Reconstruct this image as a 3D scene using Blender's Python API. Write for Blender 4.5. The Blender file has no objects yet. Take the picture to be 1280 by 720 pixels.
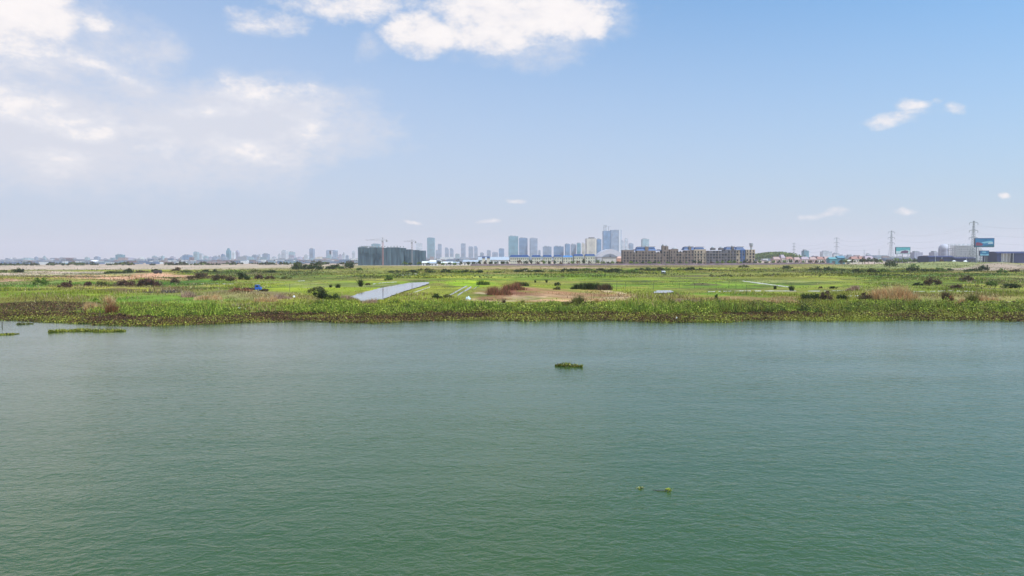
EXPO = 0.08
SKYTINT = (0.55, 1.27, 1.62)
THINCOL = (4.75, 4.95, 5.95)
CLOUD_LO = (6.3, 6.2, 6.6); CLOUD_HI = (8.4, 7.9, 7.7)
HAZECOL = (.90, .83, .86); HAZE = 0.95e-4
WAVE = .072
WATER_A = (.031,.066,.014); WATER_B = (.046,.086,.022)
import bpy, math, random
import numpy as np
from mathutils import Matrix, Vector
random.seed(7); rng = np.random.default_rng(7)
S = bpy.context.scene
COL = S.collection
R = math.radians
F = 853.333           # focal length in photo pixels (1280 wide)
CAMZ = 14.0
LAND = 1.2

# ------------------------------------------------------------------ camera
cd = bpy.data.cameras.new('camera'); cam = bpy.data.objects.new('camera', cd); COL.objects.link(cam)
cd.sensor_width = 36; cd.lens = 24; cd.clip_start = 0.5; cd.clip_end = 60000
PITCH, ROLL = 2.6, -0.18
M = Matrix.Rotation(R(90 - PITCH), 3, 'X') @ Matrix.Rotation(R(ROLL), 3, 'Z')
cam.matrix_world = Matrix.Translation((0, 0, CAMZ)) @ M.to_4x4()
S.camera = cam
MI = np.array(M.transposed())

def ray(px, py):
    return M @ Vector(((px - 640) / F, (360 - py) / F, -1))
def at(px, py, z=LAND):
    d = ray(px, py); t = (z - CAMZ) / d.z
    return Vector((d.x * t, d.y * t, z))
def atD(px, D):
    d = ray(px, 325)
    return d.x * D / d.y
def hgt(px, py, D):
    d = ray(px, py)
    return CAMZ + d.z * D / d.y
def proj(x, y, z):
    v = np.tensordot(MI, np.stack([x, y, z - CAMZ]), axes=1)
    return 640 + F * v[0] / -v[2], 360 - F * v[1] / -v[2]

# ------------------------------------------------------------------ tags
def tag(o, label, cat, group=None, kind=None):
    if label: o['label'] = label
    if cat: o['category'] = cat
    if group: o['group'] = group
    if kind: o['kind'] = kind
    return o
def struct(o):
    o['kind'] = 'structure'; return o
def empty(name, loc, rz=0.0, label=None, cat=None, group=None):
    o = bpy.data.objects.new(name, None); COL.objects.link(o)
    o.location = loc; o.rotation_euler = (0, 0, rz); o.empty_display_size = 0.5
    tag(o, label, cat, group); return o
def copy_thing(root, loc, rz=0.0, scale=1.0, label=None, group=None):
    kids = [c for c in root_children[root.name]]
    r = root.copy(); COL.objects.link(r); r.location = loc; r.rotation_euler = (0, 0, rz)
    r.scale = (scale,) * 3 if not isinstance(scale, (tuple, list)) else scale
    if label: r['label'] = label
    if group: r['group'] = group
    root_children[r.name] = []
    for ch in kids:
        c = ch.copy(); COL.objects.link(c); c.parent = r; root_children[r.name].append(c)
        for g in root_children.get(ch.name, []):
            d = g.copy(); COL.objects.link(d); d.parent = c
    return r
root_children = {}

# ------------------------------------------------------------------ materials
def nodes(name):
    m = bpy.data.materials.new(name); m.use_nodes = True
    nt = m.node_tree; return m, nt, nt.nodes['Principled BSDF']
def L(nt, a, b): nt.links.new(a, b)
def N(nt, t, **kw):
    n = nt.nodes.new(t)
    for k, v in kw.items(): setattr(n, k, v)
    return n
def math_n(nt, op, a, b=None, clamp=False):
    n = N(nt, 'ShaderNodeMath', operation=op); n.use_clamp = clamp
    for i, v in enumerate((a, b)):
        if v is None: continue
        if isinstance(v, (int, float)): n.inputs[i].default_value = v
        else: L(nt, v, n.inputs[i])
    return n.outputs[0]
MATS = {}
def plain(name, rgb, rough=0.7, var=0.12, scale=0.5, metallic=0.0, spec=0.4):
    """painted / rendered surface with slight blotchy weathering"""
    if name in MATS: return MATS[name]
    m, nt, b = nodes(name)
    tc = N(nt, 'ShaderNodeTexCoord'); no = N(nt, 'ShaderNodeTexNoise')
    no.inputs['Scale'].default_value = scale; no.inputs['Detail'].default_value = 5
    L(nt, tc.outputs['Object'], no.inputs['Vector'])
    cr = N(nt, 'ShaderNodeMapRange'); cr.inputs[1].default_value = 0.3; cr.inputs[2].default_value = 0.7
    cr.inputs[3].default_value = 1 - var; cr.inputs[4].default_value = 1 + var
    L(nt, no.outputs[0], cr.inputs[0])
    vm = N(nt, 'ShaderNodeVectorMath', operation='SCALE'); vm.inputs[0].default_value = rgb
    L(nt, cr.outputs[0], vm.inputs['Scale']); L(nt, vm.outputs[0], b.inputs['Base Color'])
    b.inputs['Roughness'].default_value = rough; b.inputs['Metallic'].default_value = metallic
    b.inputs['Specular IOR Level'].default_value = spec
    MATS[name] = m; return m
def facade(name, wall, glass, fh=3.6, bw=4.0, hfrac=0.55, wfrac=0.6, rough_g=0.25):
    """storey bands and window bays, object space"""
    if name in MATS: return MATS[name]
    m, nt, b = nodes(name)
    tc = N(nt, 'ShaderNodeTexCoord'); sp = N(nt, 'ShaderNodeSeparateXYZ')
    L(nt, tc.outputs['Object'], sp.inputs[0])
    h = math_n(nt, 'ADD', sp.outputs[0], math_n(nt, 'MULTIPLY', sp.outputs[1], 0.97))
    a = math_n(nt, 'LESS_THAN', math_n(nt, 'FRACT', math_n(nt, 'DIVIDE', h, bw)), wfrac)
    c = math_n(nt, 'LESS_THAN', math_n(nt, 'FRACT', math_n(nt, 'DIVIDE', sp.outputs[2], fh)), hfrac)
    fac = math_n(nt, 'MULTIPLY', a, c)
    # broad panel tone change up the tower
    wn = N(nt, 'ShaderNodeTexNoise'); wn.inputs['Scale'].default_value = 0.045; wn.inputs['Detail'].default_value = 2
    L(nt, tc.outputs['Object'], wn.inputs['Vector'])
    mr = N(nt, 'ShaderNodeMapRange'); mr.inputs[1].default_value = 0.3; mr.inputs[2].default_value = 0.7
    mr.inputs[3].default_value = 0.75; mr.inputs[4].default_value = 1.25; L(nt, wn.outputs[0], mr.inputs[0])
    mix = N(nt, 'ShaderNodeMix', data_type='RGBA'); mix.inputs[6].default_value = (*wall, 1); mix.inputs[7].default_value = (*glass, 1)
    L(nt, fac, mix.inputs[0])
    vm = N(nt, 'ShaderNodeVectorMath', operation='SCALE'); L(nt, mix.outputs[2], vm.inputs[0]); L(nt, mr.outputs[0], vm.inputs['Scale'])
    L(nt, vm.outputs[0], b.inputs['Base Color'])
    rr = N(nt, 'ShaderNodeMix', data_type='FLOAT'); rr.inputs[2].default_value = 0.75; rr.inputs[3].default_value = rough_g
    L(nt, fac, rr.inputs[0]); L(nt, rr.outputs[0], b.inputs['Roughness'])
    MATS[name] = m; return m
def attr_mat(name, rough=0.6, transl=0.3, nscale=0.0, spec=0.25):
    m, nt, b = nodes(name)
    at_ = N(nt, 'ShaderNodeAttribute', attribute_name='tint')
    b.inputs['Roughness'].default_value = rough; b.inputs['Specular IOR Level'].default_value = spec
    L(nt, at_.outputs['Color'], b.inputs['Base Color'])
    if transl > 0:
        tr = N(nt, 'ShaderNodeBsdfTranslucent'); L(nt, at_.outputs['Color'], tr.inputs['Color'])
        mx = N(nt, 'ShaderNodeMixShader'); mx.inputs[0].default_value = transl
        L(nt, b.outputs[0], mx.inputs[1]); L(nt, tr.outputs[0], mx.inputs[2])
        L(nt, mx.outputs[0], nt.nodes['Material Output'].inputs['Surface'])
    MATS[name] = m; return m
LEAF = attr_mat('leaf_surface', 0.6, 0.3)
MASS = attr_mat('town_surface', 0.8, 0.0)

# ------------------------------------------------------------------ mesh building
class MB:
    def __init__(s): s.v = []; s.f = []
    def box(s, x0, x1, y0, y1, z0, z1):
        n = len(s.v)
        s.v += [(x0,y0,z0),(x1,y0,z0),(x1,y1,z0),(x0,y1,z0),(x0,y0,z1),(x1,y0,z1),(x1,y1,z1),(x0,y1,z1)]
        s.f += [(n,n+3,n+2,n+1),(n+4,n+5,n+6,n+7),(n,n+1,n+5,n+4),(n+1,n+2,n+6,n+5),(n+2,n+3,n+7,n+6),(n+3,n,n+4,n+7)]
        return s
    def frustum(s, x0, x1, y0, y1, z0, z1, ix, iy):
        n = len(s.v)
        s.v += [(x0,y0,z0),(x1,y0,z0),(x1,y1,z0),(x0,y1,z0),(x0+ix,y0+iy,z1),(x1-ix,y0+iy,z1),(x1-ix,y1-iy,z1),(x0+ix,y1-iy,z1)]
        s.f += [(n,n+3,n+2,n+1),(n+4,n+5,n+6,n+7),(n,n+1,n+5,n+4),(n+1,n+2,n+6,n+5),(n+2,n+3,n+7,n+6),(n+3,n,n+4,n+7)]
        return s
    def gable(s, x0, x1, y0, y1, z0, z1):
        """ridge along x"""
        n = len(s.v); ym = (y0+y1)/2
        s.v += [(x0,y0,z0),(x1,y0,z0),(x1,y1,z0),(x0,y1,z0),(x0,ym,z1),(x1,ym,z1)]
        s.f += [(n,n+3,n+2,n+1),(n,n+1,n+5,n+4),(n+2,n+3,n+4,n+5),(n+1,n+2,n+5),(n+3,n,n+4)]
        return s
    def prism(s, pts, y0, y1):
        """polygon in xz extruded along y"""
        n = len(s.v); k = len(pts)
        s.v += [(x, y0, z) for x, z in pts] + [(x, y1, z) for x, z in pts]
        s.f += [tuple(range(n, n+k)), tuple(range(n+2*k-1, n+k-1, -1))]
        s.f += [(n+i, n+k+i, n+k+(i+1)%k, n+(i+1)%k) for i in range(k)]
        return s
    def tube(s, p, q, r0, r1=None, k=6):
        r1 = r0 if r1 is None else r1
        p = Vector(p); q = Vector(q); d = (q-p).normalized()
        a = d.cross(Vector((0,0,1)) if abs(d.z) < .9 else Vector((1,0,0))).normalized(); b = d.cross(a)
        n = len(s.v)
        for c, r in ((p,r0),(q,r1)):
            for i in range(k):
                t = 2*math.pi*i/k; s.v.append(tuple(c + a*(r*math.cos(t)) + b*(r*math.sin(t))))
        s.f += [(n+i, n+(i+1)%k, n+k+(i+1)%k, n+k+i) for i in range(k)]
        s.f += [tuple(range(n+k-1, n-1, -1)), tuple(range(n+k, n+2*k))]
        return s
    def dome(s, cx, cy, z0, rx, ry, rz, k=14, j=6):
        n = len(s.v)
        for a in range(j):
            t = a/j*math.pi/2
            for i in range(k):
                u = 2*math.pi*i/k
                s.v.append((cx+rx*math.cos(t)*math.cos(u), cy+ry*math.cos(t)*math.sin(u), z0+rz*math.sin(t)))
        s.v.append((cx,cy,z0+rz))
        for a in range(j-1):
            s.f += [(n+a*k+i, n+a*k+(i+1)%k, n+(a+1)*k+(i+1)%k, n+(a+1)*k+i) for i in range(k)]
        s.f += [(n+(j-1)*k+i, n+(j-1)*k+(i+1)%k, n+j*k) for i in range(k)]
        return s
    def build(s, name, mat, parent=None, smooth=False, loc=None):
        me = bpy.data.meshes.new(name); me.from_pydata(s.v, [], s.f); me.update()
        me.materials.append(mat)
        if smooth: me.polygons.foreach_set('use_smooth', [True]*len(me.polygons))
        o = bpy.data.objects.new(name, me); COL.objects.link(o)
        if parent is not None:
            o.parent = parent; root_children.setdefault(parent.name, []).append(o)
        if loc is not None: o.location = loc
        return o

def np_mesh(name, V, nper, cols, mat, parent=None, loc=None):
    """V: (n*nper,3); every nper consecutive verts make one face; cols per face (n,3)"""
    n = len(V) // nper
    me = bpy.data.meshes.new(name)
    me.vertices.add(len(V)); me.vertices.foreach_set('co', V.astype(np.float32).ravel())
    me.loops.add(n*nper); me.loops.foreach_set('vertex_index', np.arange(n*nper, dtype=np.int32))
    me.polygons.add(n); me.polygons.foreach_set('loop_start', np.arange(0, n*nper, nper, dtype=np.int32))
    at_ = me.color_attributes.new('tint', 'FLOAT_COLOR', 'POINT')
    c = np.ones((n*nper, 4), np.float32); c[:, :3] = np.repeat(np.clip(cols, 0.002, 0.9), nper, axis=0)
    at_.data.foreach_set('color', c.ravel())
    me.materials.append(mat); me.update(calc_edges=True); me.validate()
    o = bpy.data.objects.new(name, me); COL.objects.link(o)
    if parent is not None:
        o.parent = parent; root_children.setdefault(parent.name, []).append(o)
    if loc is not None: o.location = loc
    return o

# value noise -------------------------------------------------------
_perm = rng.random((256, 256))
def vnoise(x, y):
    xi = np.floor(x).astype(int); yi = np.floor(y).astype(int)
    fx = x - xi; fy = y - yi; fx = fx*fx*(3-2*fx); fy = fy*fy*(3-2*fy)
    g = lambda a, b: _perm[a % 256, b % 256]
    return (g(xi,yi)*(1-fx)+g(xi+1,yi)*fx)*(1-fy) + (g(xi,yi+1)*(1-fx)+g(xi+1,yi+1)*fx)*fy
def fbm(x, y, o=4):
    s = 0; a = .5; t = 0
    for i in range(o):
        s = s + a*vnoise(x*2**i+i*17.3, y*2**i+i*9.1); t += a; a *= .5
    return s/t

# leaves and blades ---------------------------------------------------
def leaf_cards(P, size, cols, flat=0.0):
    """quads at P with random orientation; size (n,) half-size"""
    n = len(P)
    a = rng.normal(size=(n,3)); a[:,2] *= (1-flat); a /= np.linalg.norm(a,axis=1)[:,None]
    b = rng.normal(size=(n,3)); b[:,2] *= (1-flat); b -= a*np.sum(a*b,axis=1)[:,None]; b /= np.linalg.norm(b,axis=1)[:,None]
    s = size[:,None]
    V = np.stack([P-a*s, P-b*s*.6, P+a*s, P+b*s*.6], axis=1).reshape(-1,3)
    return V
def blades(P, h, w, lean=0.35):
    n = len(P)
    t = rng.random(n)*2*np.pi
    dx = np.stack([np.cos(t), np.sin(t), np.zeros(n)],1)*w[:,None]*.5
    ln = rng.normal(size=(n,2))*lean*h[:,None]
    T = P + np.stack([ln[:,0], ln[:,1], h],1)
    return np.stack([P-dx, P+dx, T],1).reshape(-1,3)
# ------------------------------------------------------------------ render settings
S.render.engine = 'CYCLES'
S.view_settings.view_transform = 'Standard'; S.view_settings.look = 'None'
S.view_settings.exposure = EXPO; S.view_settings.gamma = 1
S.cycles.use_denoising = True
S.cycles.max_bounces = 8; S.cycles.volume_bounces = 3; S.cycles.diffuse_bounces = 3; S.cycles.glossy_bounces = 3
S.cycles.transparent_max_bounces = 8
S.cycles.sample_clamp_indirect = 6

# ------------------------------------------------------------------ light
SUN_EL, SUN_AZ = 58.0, 128.0     # azimuth clockwise from +Y (view direction): right, behind the camera
sl = bpy.data.lights.new('sun', 'SUN'); sl.energy = 4.5; sl.angle = R(0.53); sl.color = (1, .96, .9)
so = bpy.data.objects.new('sun', sl); COL.objects.link(so)
sd = Vector((math.cos(R(SUN_EL))*math.sin(R(SUN_AZ)), math.cos(R(SUN_EL))*math.cos(R(SUN_AZ)), math.sin(R(SUN_EL))))
so.rotation_euler = sd.to_track_quat('Z', 'Y').to_euler()
so.location = (0, 0, 300)

# ------------------------------------------------------------------ world: sky and clouds
W = bpy.data.worlds.new('World'); S.world = W; W.use_nodes = True
nt = W.node_tree; bg = nt.nodes['Background']
sky = N(nt, 'ShaderNodeTexSky', sky_type='NISHITA'); sky.sun_disc = False
sky.sun_elevation = R(SUN_EL); sky.sun_rotation = R(SUN_AZ); sky.altitude = 0
sky.air_density = 1.0; sky.dust_density = 1.6; sky.ozone_density = 1.5
bg.inputs['Strength'].default_value = 0.12
tc = N(nt, 'ShaderNodeTexCoord'); sp = N(nt, 'ShaderNodeSeparateXYZ'); L(nt, tc.outputs['Generated'], sp.inputs[0])
az = math_n(nt, 'ARCTAN2', sp.outputs[0], sp.outputs[1]); el = math_n(nt, 'ARCSINE', sp.outputs[2])
# warp for cloud outlines
wp = N(nt, 'ShaderNodeTexNoise'); wp.inputs['Scale'].default_value = 7; wp.inputs['Detail'].default_value = 6; L(nt, tc.outputs['Generated'], wp.inputs['Vector'])
ws = N(nt, 'ShaderNodeSeparateColor'); L(nt, wp.outputs['Color'], ws.inputs[0])
az0, el0 = az, el
az = math_n(nt, 'ADD', az, math_n(nt, 'MULTIPLY', math_n(nt, 'SUBTRACT', ws.outputs[0], .5), .16))
el = math_n(nt, 'ADD', el, math_n(nt, 'MULTIPLY', math_n(nt, 'SUBTRACT', ws.outputs[1], .5), .075))
def cn(scale, detail, rough=.55, sz=1.8):
    mp = N(nt, 'ShaderNodeMapping'); mp.inputs['Scale'].default_value = (1, 1, sz); L(nt, tc.outputs['Generated'], mp.inputs[0])
    n = N(nt, 'ShaderNodeTexNoise'); n.inputs['Scale'].default_value = scale; n.inputs['Detail'].default_value = detail
    n.inputs['Roughness'].default_value = rough; L(nt, mp.outputs[0], n.inputs['Vector']); return n.outputs[0]
n1 = cn(9, 10, .62); n2 = cn(30, 8, .68); n3 = cn(4.0, 4, .5, 2.6)
nz = math_n(nt, 'ADD', math_n(nt, 'MULTIPLY', math_n(nt, 'SUBTRACT', n1, .5), 2.8), math_n(nt, 'MULTIPLY', math_n(nt, 'SUBTRACT', n2, .5), 2.2))
def blob(px, py, rx, ry, dens=1.0):
    """a cloud bank, given by its bearing and height in the sky"""
    d = ray(px, py).normalized(); a0 = math.atan2(d.x, d.y); e0 = math.asin(d.z)
    d2 = ray(px + rx, py).normalized(); d3 = ray(px, py - ry).normalized()
    ra = abs(math.atan2(d2.x, d2.y) - a0); re = abs(math.asin(d3.z) - e0)
    u = math_n(nt, 'DIVIDE', math_n(nt, 'SUBTRACT', az, a0), ra); v = math_n(nt, 'DIVIDE', math_n(nt, 'SUBTRACT', el, e0), re)
    r2 = math_n(nt, 'ADD', math_n(nt, 'MULTIPLY', u, u), math_n(nt, 'MULTIPLY', v, v))
    return math_n(nt, 'MULTIPLY', math_n(nt, 'SUBTRACT', 1.0, r2), dens)
def union(bl):
    x = bl[0]
    for y in bl[1:]: x = math_n(nt, 'MAXIMUM', x, y)
    return x
dense = union([blob(*b) for b in [
    (640, 20, 148, 54, 1.8), (530, 50, 60, 34, 1.8), (700, 24, 80, 44, 1.6), (440, 8, 90, 32), (350, 34, 56, 26),
    (30, 20, 125, 80, 1.6), (110, 72, 80, 26), (142, 34, 28, 14), (300, 104, 50, 16), (345, 116, 60, 22), (392, 150, 46, 30), (210, 185, 40, 12, .7), (60, 205, 60, 12, .6), (110, 150, 90, 14, .8), (300, 182, 120, 20, .7), (60, 192, 80, 14, .7), (250, 130, 60, 12, .9), (395, 165, 46, 24, 1.1), (150, 100, 50, 10, .6),
    (15, 125, 66, 26), (110, 163, 46, 16), (1128, 152, 34, 12, .9), (1146, 136, 18, 13, 1.0), (1180, 146, 16, 7, .6), (600, 42, 70, 36, 1.8), (745, 34, 40, 26, 1.4),
    (1133, 268, 20, 5), (1030, 272, 24, 6), (532, 276, 14, 4), (606, 270, 14, 4), (1276, 247, 12, 5), (638, 246, 16, 3)]])
veil = union([blob(*b) for b in [(290, 152, 220, 66, 1.5), (60, 165, 200, 80, 1.5), (160, 185, 230, 66, .9), (120, 120, 150, 40, .8), (330, 165, 120, 40), (205, 50, 26, 16, .6), (455, 64, 20, 16, .5), (60, 60, 160, 80), (640, 30, 150, 56)]])
def sstep(v, a, b):
    mr = N(nt, 'ShaderNodeMapRange', interpolation_type='SMOOTHSTEP'); mr.inputs[1].default_value = a; mr.inputs[2].default_value = b
    L(nt, v, mr.inputs[0]); return mr.outputs[0]
cden = sstep(math_n(nt, 'ADD', math_n(nt, 'MAXIMUM', dense, -3.0), nz), -0.15, 1.35)
vden = math_n(nt, 'MULTIPLY', sstep(math_n(nt, 'ADD', math_n(nt, 'MAXIMUM', veil, -3.0), math_n(nt, 'MULTIPLY', nz, .8)), -0.5, 1.3), 0.72)
tot = math_n(nt, 'MAXIMUM', math_n(nt, 'MULTIPLY', cden, .93), vden)
# tropical milky sky: thin high haze evens out the blue
tint = N(nt, 'ShaderNodeMix', data_type='RGBA', blend_type='MULTIPLY'); tint.inputs[0].default_value = 1
tint.inputs[7].default_value = (*SKYTINT, 1); L(nt, sky.outputs[0], tint.inputs[6])
thin = N(nt, 'ShaderNodeMix', data_type='RGBA'); L(nt, tint.outputs[2], thin.inputs[6]); thin.inputs[7].default_value = (*THINCOL, 1)
# more milk low down and to the left of the view
lo = N(nt, 'ShaderNodeMapRange', interpolation_type='SMOOTHSTEP'); lo.inputs[1].default_value = 0.60; lo.inputs[2].default_value = -0.02; lo.inputs[3].default_value = 0.0; lo.inputs[4].default_value = 0.85
L(nt, math_n(nt, 'ADD', el0, math_n(nt, 'MULTIPLY', az0, 0.14)), lo.inputs[0]); L(nt, lo.outputs[0], thin.inputs[0])
ccol = N(nt, 'ShaderNodeMix', data_type='RGBA'); ccol.inputs[6].default_value = (*CLOUD_LO, 1); ccol.inputs[7].default_value = (*CLOUD_HI, 1)
L(nt, sstep(math_n(nt, 'ADD', math_n(nt, 'ADD', math_n(nt, 'MAXIMUM', dense, -1.0), math_n(nt, 'MULTIPLY', nz, 1.3)), 0.0), -0.2, 2.0), ccol.inputs[0])
cm = N(nt, 'ShaderNodeMix', data_type='RGBA'); L(nt, tot, cm.inputs[0]); L(nt, thin.outputs[2], cm.inputs[6]); L(nt, ccol.outputs[2], cm.inputs[7])
L(nt, cm.outputs[2], bg.inputs['Color'])

# ------------------------------------------------------------------ haze
hz = MB().box(-14000, 14000, -1500, 15000, -3.0, 330).build('haze', bpy.data.materials.new('haze_air'))
tag(hz, 'pale blue haze fading the far city', 'haze', kind='stuff')
hm = hz.data.materials[0]; hm.use_nodes = True; ht = hm.node_tree
ht.nodes.remove(ht.nodes['Principled BSDF'])
pv = N(ht, 'ShaderNodeVolumePrincipled'); pv.inputs['Color'].default_value = (*HAZECOL, 1); pv.inputs['Density'].default_value = HAZE
pv.inputs['Anisotropy'].default_value = 0.15
L(ht, pv.outputs[0], ht.nodes['Material Output'].inputs['Volume'])
# ------------------------------------------------------------------ water
wm, wt, wb = nodes('river_water')
tcw = N(wt, 'ShaderNodeTexCoord')
def wnoise(sx, sy, rot, detail, rough=.5, dist=0.0):
    mp = N(wt, 'ShaderNodeMapping'); mp.inputs['Rotation'].default_value = (0, 0, R(rot)); mp.inputs['Scale'].default_value = (sx, sy, 1)
    L(wt, tcw.outputs['Object'], mp.inputs[0])
    n = N(wt, 'ShaderNodeTexNoise'); n.inputs['Scale'].default_value = 1; n.inputs['Detail'].default_value = detail
    n.inputs['Roughness'].default_value = rough; n.inputs['Distortion'].default_value = dist
    L(wt, mp.outputs[0], n.inputs['Vector']); return n.outputs[0]
a = wnoise(.8, 1.35, 12, 3, .55, .7); b_ = wnoise(2.1, 3.1, -14, 3, .55, .6); c_ = wnoise(.16, .34, 6, 2)
gust = wnoise(.018, .05, 12, 4, .6)
gm = N(wt, 'ShaderNodeMapRange'); gm.inputs[1].default_value = .3; gm.inputs[2].default_value = .7; gm.inputs[3].default_value = .55; gm.inputs[4].default_value = 1.35
L(wt, gust, gm.inputs[0])
hsum = math_n(wt, 'ADD', math_n(wt, 'ADD', math_n(wt, 'MULTIPLY', a, 1.0), math_n(wt, 'MULTIPLY', b_, .55)), math_n(wt, 'MULTIPLY', c_, 1.2))
wsp = N(wt, 'ShaderNodeSeparateXYZ'); L(wt, tcw.outputs['Object'], wsp.inputs[0])
lee = N(wt, 'ShaderNodeMapRange'); lee.inputs[1].default_value = 30; lee.inputs[2].default_value = 135; lee.inputs[3].default_value = 1.1; lee.inputs[4].default_value = .42   # calmer in the lee of the bank
L(wt, wsp.outputs[1], lee.inputs[0])
hsum = math_n(wt, 'MULTIPLY', math_n(wt, 'MULTIPLY', hsum, gm.outputs[0]), lee.outputs[0])
bp = N(wt, 'ShaderNodeBump'); bp.inputs['Strength'].default_value = 1.0; bp.inputs['Distance'].default_value = WAVE
L(wt, hsum, bp.inputs['Height']); L(wt, bp.outputs[0], wb.inputs['Normal'])
murk = wnoise(.03, .05, 20, 4)
mx = N(wt, 'ShaderNodeMix', data_type='RGBA'); mx.inputs[6].default_value = (*WATER_A, 1); mx.inputs[7].default_value = (*WATER_B, 1)
L(wt, murk, mx.inputs[0]); L(wt, mx.outputs[2], wb.inputs['Base Color'])
wb.inputs['Roughness'].default_value = 0.07; wb.inputs['IOR'].default_value = 1.40
water = struct(MB().build('water', wm)); water.data.clear_geometry()
water.data.from_pydata([(-1400,-900,0),(1400,-900,0),(1400,230,0),(-1400,230,0)], [], [(0,1,2,3)])

# ------------------------------------------------------------------ terrain
SH = [(-700,404),(-200,403),(0,400.5),(30,402),(80,403),(140,405.5),(200,407),(270,405),(320,402.5),(400,401.5),(480,402.5),(560,401),(640,400),(740,400.5),(830,402.5),(890,402),(950,400.5),(1100,400.5),(1280,401),(1500,401),(2000,402)]
_sx = []; _sy = []
for p in SH:
    q = at(p[0], p[1], 0.0); _sx.append(q.x); _sy.append(q.y)
def shore(x):
    return np.interp(x, _sx, _sy) + (vnoise(x*.13, x*0+3.3)-.5)*5 + (vnoise(x*.5, x*0+8.1)-.5)*1.8
def lumps(x, y):
    u, v = proj(x, y, np.full_like(x, LAND))
    z = 0
    for (cx, cy, rx, ry, hh) in MOUNDS:
        z = z + hh*np.exp(-(((u-cx)/rx)**2+((v-cy)/ry)**2)*1.6)
    return z
MOUNDS = [(1180,331,70,1.8,4.2),(1250,333,45,2.5,4.5),(1010,332.5,50,1.5,2.6),(200,343,60,2.6,1.8),(110,352,26,3,1.1),(180,352,24,4,1.6),(265,350,34,3,1.8),
          (75,352,16,4,1.1),(1150,350,70,4,1.3),(1080,367,50,5,1.0),(650,361,36,6,1.0),(640,334.5,90,1.0,1.3),(300,366,24,4,.8),(450,333.5,60,1.0,1.6),(1230,350,50,5,1.4)]
def inside_pond(u, v):
    m = np.zeros(u.shape)
    for poly in PONDS:
        xs = np.array([p[0] for p in poly]); ys = np.array([p[1] for p in poly])
        ins = np.zeros(u.shape, bool); k = len(poly); j = k-1
        for i in range(k):
            c = ((ys[i] > v) != (ys[j] > v)) & (u < (xs[j]-xs[i])*(v-ys[i])/(ys[j]-ys[i]+1e-9)+xs[i])
            ins ^= c; j = i
        m = np.maximum(m, ins)
    return m
PONDS = [[(438,371),(450,366),(478,359.2),(500,355),(512,352.8),(536,352),(537,353.4),(524,358),(506,363.5),(492,368.5),(478,374.5),(452,377)],
         [(816,365.6),(822,362.6),(838,362.4),(842,364.6),(832,366)]]
def land_z(x, y, flat=True):
    s = y - shore(x)
    z = np.interp(s, [-30,-4,0,5,12,30], [-2,-.6,-.12,.35,.85,LAND-.1])
    w = np.clip((s-10)/30, 0, 1)
    z = z + w*((fbm(x*.06, y*.06)-.5)*.7 + (fbm(x*.012+5, y*.012)-.5)*.9*np.clip(y/500, .3, 1))
    u, v = proj(x, y, np.full_like(x, LAND))
    rice = np.clip((v-338)/3,0,1)*np.clip((372-v)/8,0,1)*np.clip((u-240)/40,0,1)*np.clip(1-(u-1060)/60,0,1)
    z = z*(1-.75*rice) + .75*rice*(LAND-.12)
    z = z + w*lumps(x, y)
    z = np.minimum(z, z*0+9)
    # pond basins
    pm = np.zeros(u.shape)
    for du, dv in ((0,0),(4,0),(-4,0),(0,.8),(0,-.8)): pm = np.maximum(pm, inside_pond(u+du, v+dv))
    return np.where(pm > 0, np.minimum(z, LAND-.42), z)

NR, NC = 420, 1250
dys = np.concatenate([np.geomspace(112, 14, NR-90), np.geomspace(13.8, 1.0, 90)])
Yr = F*12.8/dys
tt = np.linspace(-1, 1, NC)
X = tt[None,:]*(Yr[:,None]*1.0+150); Y = np.repeat(Yr[:,None], NC, 1)
Z = land_z(X, Y)
Z = np.where(Y > 1500, LAND-.2, Z)
U, V = proj(X, Y, np.full_like(X, LAND))

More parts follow.
